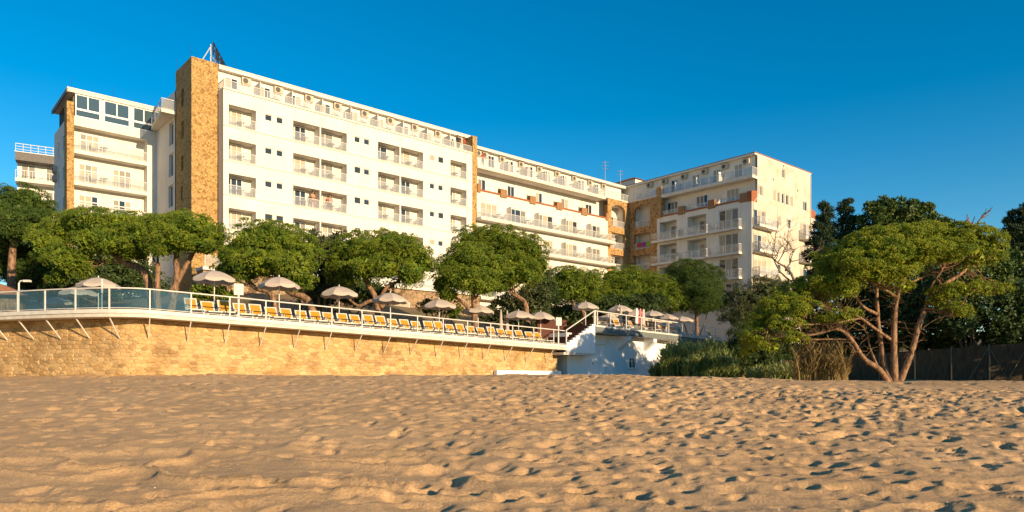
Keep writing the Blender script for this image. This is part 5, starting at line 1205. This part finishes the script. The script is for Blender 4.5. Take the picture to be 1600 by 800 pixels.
DK = dict(clump_r=0.32, tufts=54, needles=4, nl=0.085, nw=0.020, clump_up=0.5, core=0.76, fs=0.24, fill=330, shell=0.84, dens=0.74, under=0.5, jitter=0.12, spread=0.7, up=0.25)
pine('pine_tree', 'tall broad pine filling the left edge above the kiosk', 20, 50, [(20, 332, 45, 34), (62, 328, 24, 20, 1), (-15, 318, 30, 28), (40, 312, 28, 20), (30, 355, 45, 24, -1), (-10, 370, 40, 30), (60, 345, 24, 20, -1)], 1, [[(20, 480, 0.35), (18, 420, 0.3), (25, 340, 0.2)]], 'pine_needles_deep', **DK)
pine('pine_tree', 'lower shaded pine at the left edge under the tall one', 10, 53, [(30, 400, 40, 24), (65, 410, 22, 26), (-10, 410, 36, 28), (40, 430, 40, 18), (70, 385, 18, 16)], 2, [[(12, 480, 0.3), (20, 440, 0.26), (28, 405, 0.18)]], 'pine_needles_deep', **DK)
pine('pine_tree', 'wide flat umbrella pine left of the stone tower with leaning orange trunk', 245, 44,
     [(75, 385, 26, 22), (62, 372, 18, 18), (112, 362, 36, 24, 1), (105, 405, 26, 24, -1), (150, 350, 36, 20), (195, 352, 38, 20, 0.5), (150, 380, 38, 20, -1), (225, 365, 30, 20), (185, 382, 34, 16, -1), (212, 392, 24, 16, -0.5), (95, 430, 18, 14), (130, 420, 14, 10, -0.5), (130, 352, 40, 20, 2.5), (190, 358, 46, 20, 3)], 3,
     [[(245, 470, 0.30), (228, 430, 0.27), (200, 412, 0.22), (170, 392, 0.15)], [(200, 412, 0.14, 0, 1), (178, 408, 0.11), (140, 408, 0.07)], [(205, 414, 0.13, 0, 1), (192, 395, 0.1), (180, 380, 0.07)]], **DK)
pine('pine_tree', 'umbrella pine with forked trunk right in front of the stone tower foot', 268, 43,
     [(262, 362, 44, 20), (232, 372, 28, 18, -0.5), (300, 358, 42, 20), (335, 372, 20, 16), (280, 378, 38, 16, -1), (318, 384, 28, 14, -0.8), (250, 388, 22, 14, -1), (290, 352, 36, 18, 2.5), (245, 360, 34, 18, 2.5)], 4,
     [[(262, 470, 0.26), (276, 435, 0.22), (275, 405, 0.18), (278, 385, 0.12)], [(266, 460, 0.2, 0, 1), (288, 420, 0.17), (302, 395, 0.12), (310, 380, 0.09)], [(248, 470, 0.2), (246, 440, 0.17), (247, 410, 0.12)]], **DK)
pine('pine_tree', 'bushy pine with reclining trunks between the first two umbrellas of the row', 495, 42,
     [(400, 380, 40, 28), (365, 400, 28, 24), (440, 378, 40, 26), (475, 395, 26, 24), (410, 410, 44, 24, -1), (455, 415, 36, 24, -1), (350, 425, 18, 16), (470, 435, 22, 16, -0.5), (420, 366, 34, 18, 2), (385, 425, 26, 14, -0.5)], 5,
     [[(500, 490, 0.26), (480, 468, 0.24), (450, 455, 0.2), (440, 425, 0.13)], [(432, 490, 0.24), (425, 462, 0.2), (400, 450, 0.16), (380, 432, 0.1)], [(405, 452, 0.1, 0, 1), (385, 458, 0.08), (372, 455, 0.05)]], **DK)
pine('pine_tree', 'round topped pine with orange forked trunk above the third and fourth umbrellas', 592, 46,
     [(560, 392, 40, 24), (530, 405, 22, 24), (600, 390, 42, 22), (640, 398, 34, 24), (570, 418, 36, 20, -1), (535, 432, 20, 18), (640, 428, 26, 20, -0.5), (662, 412, 16, 18), (605, 382, 40, 18, 2), (600, 420, 32, 16, -1)], 6,
     [[(592, 505, 0.25), (588, 470, 0.22), (572, 440, 0.16), (565, 420, 0.1)], [(590, 475, 0.16, 0, 1), (605, 448, 0.13), (625, 440, 0.08)], [(600, 480, 0.18, 0, 1), (580, 470, 0.14), (560, 478, 0.1), (540, 462, 0.06)]], **DK)
pine('pine_tree', 'dense ball headed pine in front, left of the taller pine by the hotel middle', 742, 47,
     [(735, 408, 36, 26), (705, 420, 24, 22), (765, 420, 26, 24), (725, 435, 36, 22, -1), (690, 445, 16, 16), (752, 445, 28, 18, -0.7), (735, 398, 30, 18, 1.5), (700, 460, 18, 12, -0.4)], 7,
     [[(742, 520, 0.26), (741, 480, 0.22), (738, 450, 0.14)], [(741, 492, 0.14, 0, 1), (722, 472, 0.12), (700, 458, 0.08)]], **DK)
pine('pine_tree', 'taller pine with bent orange trunk behind the ball headed one', 838, 53,
     [(745, 378, 34, 20), (790, 385, 40, 26), (825, 395, 28, 26), (840, 415, 18, 20), (795, 420, 38, 22, -1), (770, 372, 36, 14), (775, 398, 34, 20, 1), (780, 445, 22, 14, -0.5), (815, 430, 28, 16, -0.7)], 8,
     [[(826, 520, 0.24), (822, 480, 0.22), (812, 466, 0.2), (800, 458, 0.17), (792, 440, 0.12)]], **DK)
pine('pine_tree', 'small umbrella pine with orange forked trunk above the seventh umbrella', 905, 63,
     [(890, 435, 32, 16), (862, 448, 20, 18), (920, 442, 24, 18), (895, 455, 34, 16, -1), (868, 465, 14, 10), (925, 460, 16, 12)], 9, [[(915, 510, 0.22), (912, 488, 0.2), (898, 478, 0.16), (888, 462, 0.1)], [(905, 482, 0.12, 0, 1), (912, 465, 0.08)]], **DK)
pine('pine_tree', 'shaded pine right of the small umbrella pine, left of the round crown', 960, 74, [(960, 438, 24, 20), (945, 455, 20, 18), (985, 450, 22, 22), (965, 465, 26, 16, -1), (990, 432, 18, 14)], 10, [[(965, 520, 0.2), (966, 480, 0.18), (965, 450, 0.1)]], 'pine_needles', **DK)
pine('pine_tree', 'dark olive pine just above the upper terrace umbrellas', 1020, 76, [(1015, 445, 28, 20), (1040, 455, 26, 22), (1005, 462, 24, 18), (1030, 470, 30, 16, -1), (1055, 470, 20, 14)], 11, [[(1022, 520, 0.2), (1024, 490, 0.18), (1025, 460, 0.1)]], 'pine_needles', **DK)
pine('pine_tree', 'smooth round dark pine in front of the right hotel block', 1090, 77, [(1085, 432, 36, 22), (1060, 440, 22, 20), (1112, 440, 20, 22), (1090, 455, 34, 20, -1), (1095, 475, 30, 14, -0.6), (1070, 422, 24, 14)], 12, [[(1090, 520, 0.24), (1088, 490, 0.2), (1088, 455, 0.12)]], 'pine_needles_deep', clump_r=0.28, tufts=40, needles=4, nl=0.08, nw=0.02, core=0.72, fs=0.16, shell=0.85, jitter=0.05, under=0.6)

def bush(name, lab, lobes_px, Y, seed, material, cat='shrub', group=None, base=None, k=None, ground=None):
    sc = Y / 1120; x = np.mean([l[0] for l in lobes_px]); b = at(x, 588, Y); gz = hz(b[0], b[1]) if ground is None else ground
    root = thing(name, lab, cat, (b[0], b[1], gz - 0.1), 0, group); lobes = []
    for l in lobes_px: c = at(l[0], l[1], Y + (l[4] if len(l) > 4 else 0)); lobes.append((*c, l[2] * sc, max(l[2], l[3]) * sc * 0.9, l[3] * sc))
    crown_obj(root, lobes, seed, material, name='foliage', **(k or dict(clump_r=0.45, tufts=26, needles=4, nl=0.16, nw=0.05, spread=0.9, under=0.7, up=0.1, core=0.8)))
    mb = MB(); rng = np.random.default_rng(seed)
    for l in lobes: limb(mb, bez((b[0] + rng.uniform(-0.4, 0.4), b[1], gz - 0.1), l[:3], (rng.uniform(-0.3, 0.3), 0, 0), rng, 5, 0.05), 0.09, 0.03, root, sides=6)
    mb.build('stem', 'bark_grey', root, smooth=True); return root
bush('oleander_shrub', 'loose brown green shrub rising behind the gap right of the reclining pine', [(505, 385, 16, 22), (525, 375, 14, 14), (490, 372, 12, 12), (510, 420, 20, 26), (495, 450, 20, 20)], 50, 21, 'shrub_leaf')
bush('oleander_shrub', 'dark leafy shrub behind the sixth umbrella', [(800, 480, 26, 20), (770, 490, 20, 16), (835, 470, 22, 26), (815, 500, 30, 16)], 55, 22, 'shrub_leaf')
bush('oleander_shrub', 'dark broad shrub between the bent trunk and small umbrella pine', [(842, 440, 18, 16), (850, 465, 20, 24), (835, 490, 20, 20)], 58, 23, 'dark_leaf')
bush('garden_hedge', 'clipped green shrub at the stone tower foot behind the first umbrella', [(330, 455, 18, 10), (350, 460, 18, 9), (318, 462, 14, 8)], 43, 24, 'pine_needles')
bush('garden_hedge', 'low green shrub behind the fifth umbrella', [(690, 478, 18, 9), (672, 484, 14, 8), (712, 484, 12, 8)], 50, 25, 'pine_needles')
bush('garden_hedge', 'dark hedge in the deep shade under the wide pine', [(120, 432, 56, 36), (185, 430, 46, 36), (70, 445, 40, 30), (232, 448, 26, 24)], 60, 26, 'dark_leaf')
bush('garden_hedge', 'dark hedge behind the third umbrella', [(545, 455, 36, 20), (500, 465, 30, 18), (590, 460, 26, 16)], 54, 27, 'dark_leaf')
bush('garden_hedge', 'dark hedge behind the upper terrace under the shaded pines', [(930, 480, 30, 18), (975, 478, 28, 16), (890, 490, 26, 18), (1010, 478, 26, 14)], 66, 28, 'dark_leaf')
bush('garden_hedge', 'dark hedge below the round pine by the restaurant', [(1060, 470, 36, 14), (1110, 470, 34, 14)], 80, 29, 'dark_leaf')
# tamarisk like shrubs right of the terrace
TK = dict(clump_r=0.4, tufts=26, needles=4, nl=0.26, nw=0.022, spread=0.9, under=0.8, up=0.6)
bush('tamarisk_shrub', 'feathery brown green shrub right of the upper terrace end', [(1170, 470, 24, 24), (1195, 455, 22, 18), (1150, 495, 20, 20), (1185, 500, 26, 24)], 58, 31, 'shrub_leaf', k=TK, ground=E)
bush('tamarisk_shrub', 'dark shrub filling the gap between reeds and big pine', [(1158, 572, 20, 18), (1165, 545, 26, 34), (1190, 560, 24, 26), (1215, 540, 24, 30), (1240, 570, 22, 22)], 52, 32, 'dark_leaf', k=TK, ground=E - 0.3)
bush('tamarisk_shrub', 'pale grey shrub behind the bare tree below the gable', [(1215, 455, 20, 14), (1240, 465, 22, 16), (1200, 470, 16, 14)], 66, 33, 'shrub_leaf', k=TK, ground=E)

# big spreading pine on the sand
def build_big_pine():
    Y = 38.5; sc = Y / 1120; b = at(1396, 588, Y); gz = float(sand_z(b[0], b[1])); rng = np.random.default_rng(77)
    root = thing('spreading_pine', 'large sunlit umbrella pine with several orange trunks standing on the sand', 'pine tree', (b[0], b[1], gz - 0.15))
    top = [(1292, 418, 24, 17, 0), (1325, 400, 32, 19, 0), (1362, 385, 36, 18, -1), (1405, 376, 40, 17, 0), (1450, 372, 40, 16, 0.5), (1495, 374, 38, 16, 0), (1535, 382, 30, 18, 0), (1556, 392, 16, 16, 0.3), (1340, 416, 34, 18, -1.6), (1385, 405, 34, 18, -1.8), (1428, 398, 34, 16, -1.6), (1475, 396, 34, 15, -1.5), (1520, 400, 28, 13, -1.2), (1375, 380, 40, 16, 2), (1440, 376, 40, 16, 2.4), (1500, 382, 36, 15, 2.2), (1330, 402, 34, 17, 2), (1368, 428, 24, 13, -2.2), (1405, 424, 22, 11, -2.2)]
    mid = [(1262, 452, 30, 13, 0), (1295, 447, 30, 13, -0.8), (1235, 470, 26, 13, 0), (1212, 486, 26, 13, -0.5), (1250, 485, 24, 10, -1.2), (1190, 505, 20, 12, 0), (1225, 508, 22, 9, -1), (1180, 528, 18, 12, -0.3), (1172, 545, 14, 10, 0), (1203, 540, 18, 8, -0.8), (1235, 530, 16, 6, -1.2), (1322, 452, 22, 11, -1.4), (1275, 465, 30, 11, 1.4), (1318, 494, 15, 6, -1.5), (1282, 500, 14, 6, -0.8)]
    low = [(1476, 462, 16, 8, -1), (1505, 455, 18, 8, -1), (1535, 449, 18, 9, -0.6), (1558, 452, 14, 7, 0), (1490, 487, 17, 8, -1), (1470, 474, 12, 7, -0.6), (1415, 449, 11, 5, -2)]
    lobes = []
    for l in top + mid + low: c = at(l[0], l[1], Y + l[4]); lobes.append((*c, l[2] * sc, max(l[2] * 0.95, l[3]) * sc, l[3] * sc * 1.2))
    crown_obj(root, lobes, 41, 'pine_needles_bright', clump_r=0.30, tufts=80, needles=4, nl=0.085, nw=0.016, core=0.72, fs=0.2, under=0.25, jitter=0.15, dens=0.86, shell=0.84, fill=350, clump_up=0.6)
    mb = MB(); A = lambda *p: [at(q[0], q[1], Y + (q[2] if len(q) > 2 else 0)) for q in p]
    tr = [(A((1404, 600), (1415, 575, -0.1), (1426, 545, -0.2), (1437, 505, -0.2), (1456, 465, 0), (1478, 443, 0), (1505, 425, 0.2), (1518, 405, 0.2)), 0.27, 0.10),
          (A((1398, 600), (1397, 560), (1397, 515, 0.1), (1400, 475, 0.1), (1405, 452, 0), (1418, 428, 0.2), (1430, 400, 0.2)), 0.27, 0.09),
          (A((1392, 600), (1382, 570, 0.3), (1377, 540, 0.4), (1372, 500, 0.5), (1370, 455, 0.6), (1372, 420, 0.6)), 0.25, 0.08),
          (A((1390, 602), (1375, 578, -0.2), (1350, 560, -0.4), (1330, 530, -0.5), (1308, 514, -0.6), (1275, 522, -0.7), (1215, 528, -0.8)), 0.24, 0.05),
          (A((1391, 530, 0.1), (1365, 512, -0.2), (1345, 497, -0.4), (1325, 488, -0.5), (1290, 480, -0.5), (1255, 470, -0.4)), 0.13, 0.04),
          (A((1373, 492, 0.5), (1350, 480, 0.2), (1335, 460, 0), (1320, 430, -0.2)), 0.15, 0.05),
          (A((1402, 465, 0.1), (1382, 452, -0.3), (1368, 446, -0.5), (1350, 430, -0.7)), 0.12, 0.05),
          (A((1410, 448, 0), (1435, 436, 0.2), (1465, 425, 0.5), (1500, 415, 0.6)), 0.11, 0.05),
          (A((1450, 470, 0), (1456, 445, -0.6), (1470, 425, -1), (1480, 405, -1.2)), 0.09, 0.04),
          (A((1470, 448, 0), (1500, 452, -0.5), (1535, 452, -0.6)), 0.06, 0.02), (A((1432, 520, -0.2), (1460, 500, -0.8), (1488, 490, -1)), 0.05, 0.02),
          (A((1330, 530, -0.5), (1300, 530, -0.2), (1250, 530, 0), (1190, 520, 0)), 0.09, 0.03), (A((1345, 497, -0.4), (1300, 505, -0.9), (1240, 508, -1), (1200, 512, -0.8)), 0.08, 0.03),
          (A((1372, 575, 0.3), (1360, 545, 0.7), (1352, 515, 0.9), (1330, 500, 1.0)), 0.10, 0.03), (A((1432, 515, -0.2), (1410, 512, 0.4), (1385, 508, 0.7)), 0.05, 0.02)]
    for p, r0, r1 in tr: limb(mb, poly_path(p, 4), r0 * 0.72, r1 * 0.75, root, 0.10, 10)
    mb.build('trunk', 'bark_pine', root, smooth=True)
    tw = MB(); src = [q for p, r0, r1 in tr for q in poly_path(p, 4)[6:]]
    for l in lobes:
        for q in range(13):
            e = np.array(l[:3]) + sph(rng, 1)[0] * np.array(l[3:6]) * np.array([0.9, 0.9, 0.6]); near = sorted(src, key=lambda s_: np.linalg.norm(s_ - e))[int(rng.integers(0, 4))]
            if np.linalg.norm(near - e) > 3.5: continue
            limb(tw, bez(near, e, (rng.normal() * 0.25, rng.normal() * 0.25, -0.15), rng, 6, 0.05), 0.024, 0.007, root, sides=5)
    for q in range(380):                                              # bare dead twigs under the crown
        a = src[int(rng.integers(len(src)))]; e = a + sph(rng, 1)[0] * np.array([0.9, 0.9, 0.6]) * rng.uniform(0.5, 1.3) + np.array([0, 0, 0.15]); limb(tw, bez(a, e, (0, 0, 0.15), rng, 4, 0.06), 0.016, 0.005, root, sides=4)
    tw.build('twigs', 'bark_pine', root)['kind'] = 'stuff'
build_big_pine()

# dark conifers and broadleaf trees beyond the fence
CK = dict(clump_r=0.42, tufts=40, needles=4, nl=0.24, nw=0.045, fill=40, core=0.88, under=0.9, spread=0.8, up=0.3, jitter=0.2)
def tall_tree(name, lab, px, Y, lobes_px, seed, material, k=None, ground=None):
    b = at(px, 588, Y); gz = E + 0.5 if ground is None else ground; sc = Y / 1120; root = thing(name, lab, 'tree', (b[0], b[1], gz - 1.2)); lobes = []
    for l in lobes_px: c = at(l[0], l[1], Y + (l[4] if len(l) > 4 else 0)); lobes.append((*c, l[2] * sc, l[2] * sc, l[3] * sc))
    crown_obj(root, lobes, seed, material, **(k or CK)); mb = MB(); rng = np.random.default_rng(seed); topz = max(l[2] for l in lobes)
    limb(mb, bez((b[0], b[1], gz - 1.2), (b[0], b[1], topz), (0.2, 0, 0), rng, 8, 0.05), 0.3, 0.06, root)
    for l in lobes: limb(mb, bez((b[0], b[1], max(gz, l[2] - 1.5)), l[:3], (0, 0, -0.2), rng, 5, 0.05), 0.1, 0.03, root, sides=6)
    mb.build('trunk', 'bark_grey', root, smooth=True); return root
tall_tree('cedar_tree', 'dark ragged conifer touching the right edge of the hotel gable', 1288, 72, [(1291, 322, 6, 7), (1290, 338, 9, 10), (1287, 356, 12, 12), (1283, 376, 15, 12), (1281, 398, 17, 14), (1288, 425, 22, 20), (1268, 396, 9, 4), (1300, 362, 7, 4)], 51, 'cypress_leaf')
tall_tree('cypress_tree', 'dense dark cypress right of the ragged conifer', 1322, 72, [(1322, 321, 6, 7), (1322, 336, 9, 12), (1323, 354, 12, 14), (1328, 374, 16, 16), (1334, 398, 20, 20), (1322, 424, 26, 24)], 52, 'cypress_leaf')
BK = dict(clump_r=0.5, tufts=30, needles=4, nl=0.26, nw=0.10, core=0.85, fill=25, under=0.8, spread=1.0, up=0.0, jitter=0.2)
tall_tree('broadleaf_tree', 'dark broadleaf tree top above the big pine, the left of two rounded ones', 1372, 70, [(1362, 334, 14, 14), (1382, 330, 16, 14), (1402, 335, 16, 16), (1372, 355, 22, 18), (1395, 362, 24, 18), (1385, 390, 30, 24)], 53, 'broad_leaf', BK)
tall_tree('broadleaf_tree', 'dark broadleaf tree top above the big pine, the right of two rounded ones', 1435, 70, [(1436, 330, 15, 14), (1424, 345, 16, 16), (1448, 342, 14, 16), (1436, 365, 22, 18), (1440, 392, 28, 22)], 54, 'broad_leaf', BK)
tall_tree('broadleaf_tree', 'small distant tree top between the rounded tree and the bare twigs', 1474, 76, [(1470, 352, 8, 6), (1480, 354, 8, 7), (1475, 372, 16, 14), (1480, 395, 24, 18)], 55, 'broad_leaf', BK)
tall_tree('cedar_tree', 'tall dark conifer cut by the right edge of the picture', 1605, 58, [(1592, 345, 16, 14), (1586, 365, 16, 10), (1600, 385, 22, 20), (1580, 400, 18, 12), (1610, 350, 20, 26), (1600, 425, 30, 24), (1640, 390, 40, 50), (1575, 390, 10, 6)], 56, 'cypress_leaf')
for q, (lob, Y, mt, lab) in enumerate(((
        [(1500, 430, 32, 20), (1540, 425, 32, 24), (1520, 455, 36, 22), (1480, 450, 24, 20), (1565, 450, 26, 26)], 47, 'broad_leaf', 'leafy sunlit vine mass right behind the big pine crown'),
        ([(1540, 490, 40, 28), (1585, 480, 34, 34), (1500, 500, 36, 30), (1560, 525, 40, 26), (1605, 525, 36, 26)], 46.5, 'dark_leaf', 'dark ivy hedge above the right end of the fence'),
        ([(1460, 520, 34, 30), (1425, 510, 30, 34), (1480, 545, 30, 20), (1440, 470, 30, 26)], 50, 'dark_leaf', 'dark ivy hedge behind the right trunk of the big pine'),
        ([(1380, 520, 36, 36), (1340, 530, 32, 34), (1350, 490, 34, 28), (1400, 480, 30, 26), (1395, 440, 40, 28), (1345, 452, 34, 26), (1440, 435, 32, 26)], 54, 'dark_leaf', 'dark ivy hedge behind the middle trunks of the big pine'),
        ([(1295, 540, 30, 36), (1260, 545, 26, 34), (1310, 500, 30, 26), (1270, 495, 30, 26), (1225, 540, 24, 30)], 62, 'dark_leaf', 'dark hedge behind the dry reeds left of the pine trunks'),
        ([(1600, 440, 26, 30), (1640, 470, 40, 50), (1590, 410, 18, 16)], 49, 'broad_leaf', 'broad leaved bush at the right edge under the conifer'))):
    bush('ivy_hedge', lab, lob, Y, 60 + q, mt, cat='hedge', ground=E - 0.4, k=dict(clump_r=0.42, tufts=30, needles=3, nl=0.20, nw=0.085, spread=1.0, under=0.9, up=0.0, core=0.85, dens=0.8, fill=20))
# trees that stand just outside the right edge and shade the fence
tall_tree('broadleaf_tree', 'taller broadleaf tree out of view beyond the right edge', 1960, 35, [(1940, 510, 70, 45), (1990, 480, 70, 55), (1930, 440, 60, 45), (2010, 430, 60, 45)], 57, 'broad_leaf', dict(BK, dens=0.5), ground=E - 0.3)
bush('tamarisk_shrub', 'low shrub out of view beyond the right edge near the fence', [(1720, 545, 30, 34), (1760, 535, 34, 40), (1800, 550, 34, 34)], 38, 58, 'shrub_leaf', k=dict(TK, dens=0.6), ground=E - 0.3)
# bare tree by the gable and bare twigs above the big pine
def bare_tree(lab, base, Y, n, seed, spread, height, lean, mt='bark_grey', ground=None):
    rng = np.random.default_rng(seed); b = at(base[0], base[1], Y); root = thing('bare_tree', lab, 'tree', tuple(b)); mb = MB()
    def grow(p, d, L, r, lev):
        q = p + d * L; limb(mb, bez(p, q, rng.normal(size=3) * L * 0.08, rng, 5, 0.02), r, r * 0.6, root, sides=5)
        if lev == 0: return
        for _ in range(3 if lev > 1 else 4):
            e = d + rng.normal(size=3) * spread; e[2] = abs(e[2]) * 0.6 + 0.1; e /= np.linalg.norm(e); grow(p + d * L * rng.uniform(0.55, 1.0), e, L * rng.uniform(0.6, 0.85), r * 0.55, lev - 1)
    d = np.array(lean, float); d /= np.linalg.norm(d); grow(b, d, height, 0.16, n); mb.build('branches', mt, root)
bare_tree('leafless leaning tree in front of the hotel gable', (1246, 470), 60, 4, 3, 0.75, 3.2, (-0.35, 0.0, 0.9))
bare_tree('bare reddish twigs of a dead tree above the big pine', (1530, 385), 58, 2, 9, 0.35, 1.7, (-0.25, 0, 1), 'bark_pine')
# reeds
def reeds(name, lab, px0, px1, Y0, Y1, n, h0, h1, seed, mt, ground, droop=0.18, width=0.03):
    rng = np.random.default_rng(seed); V = []; F = []
    for _ in range(n):
        Y = rng.uniform(Y0, Y1); px = rng.uniform(px0, px1); x = (px - 800) / 1120 * Y; e = 1 - abs((px - px0) / (px1 - px0) * 2 - 1) ** 4 * 0.3; h = rng.uniform(h0, h1) * e; z = ground; a = rng.uniform(0, 6.283); dx, dy = math.cos(a), math.sin(a); k = rng.uniform(0.3, 1) * droop * h
        ns = 4; w = width * rng.uniform(0.7, 1.4); i = len(V)
        for q in range(ns + 1):
            t = q / ns; c = (x + dx * k * t * t, Y + dy * k * t * t, z + h * (t - 0.12 * t ** 3)); ww = w * (1 - t * 0.9); V.append((c[0] - dy * ww - ww * 0.5, c[1] + dx * ww, c[2])); V.append((c[0] + dy * ww + ww * 0.5, c[1] - dx * ww, c[2]))
        for q in range(ns): F.append((i + 2 * q, i + 2 * q + 1, i + 2 * q + 3, i + 2 * q + 2))
        for q in range(7):                                             # long leaves off the cane
            t = rng.uniform(0.25, 1.0); c = np.array((x + dx * k * t * t, Y + dy * k * t * t, z + h * (t - 0.12 * t ** 3))); b = rng.uniform(0, 6.283); L = rng.uniform(0.25, 0.5); o1 = np.array([math.cos(b), math.sin(b), 1.5]) * L * 0.5; o2 = np.array([math.cos(b), math.sin(b), 1.1]) * L; s = np.array([-math.sin(b), math.cos(b), 0.0]) * w * 1.3
            j = len(V); V += [tuple(c - s * 0.5), tuple(c + s * 0.5), tuple(c + o1 + s), tuple(c + o1 - s)]; F.append((j, j + 1, j + 2, j + 3)); V += [tuple(c + o2)]; F.append((j + 3, j + 2, j + 4, j + 4))
    F4 = [f for f in F if f[2] != f[3]]; me = bpy.data.meshes.new(name); me.from_pydata(V, [], [tuple(dict.fromkeys(f)) for f in F]); me.update(); o = link(name, me, mt); tag(o, lab, 'reeds', kind='stuff')
reeds('green_reeds', 'tall green reeds in front of the white beach house', 1032, 1150, 50, 56, 1500, 1.1, 3.3, 71, 'reed_leaf', E - 0.4)
reeds('green_reeds', 'shorter light green reeds at the sand edge', 1068, 1152, 48.5, 50, 500, 0.9, 2.0, 72, 'reed_leaf', E - 0.4)
reeds('low_reeds', 'low dark reeds left of the tall green ones', 1018, 1040, 51, 53, 110, 0.5, 1.3, 74, 'reed_leaf', E - 0.4)
reeds('dry_reeds', 'dry yellow reeds hanging behind the left branches of the big pine', 1240, 1325, 41.0, 43.5, 230, 0.7, 3.0, 73, 'dry_reed', E - 0.35, 0.5, 0.02)
reeds('green_reeds', 'grassy tufts at the foot of the fence left end', 1165, 1300, 46, 52, 260, 0.5, 1.3, 75, 'reed_leaf', E - 0.4, 0.5)
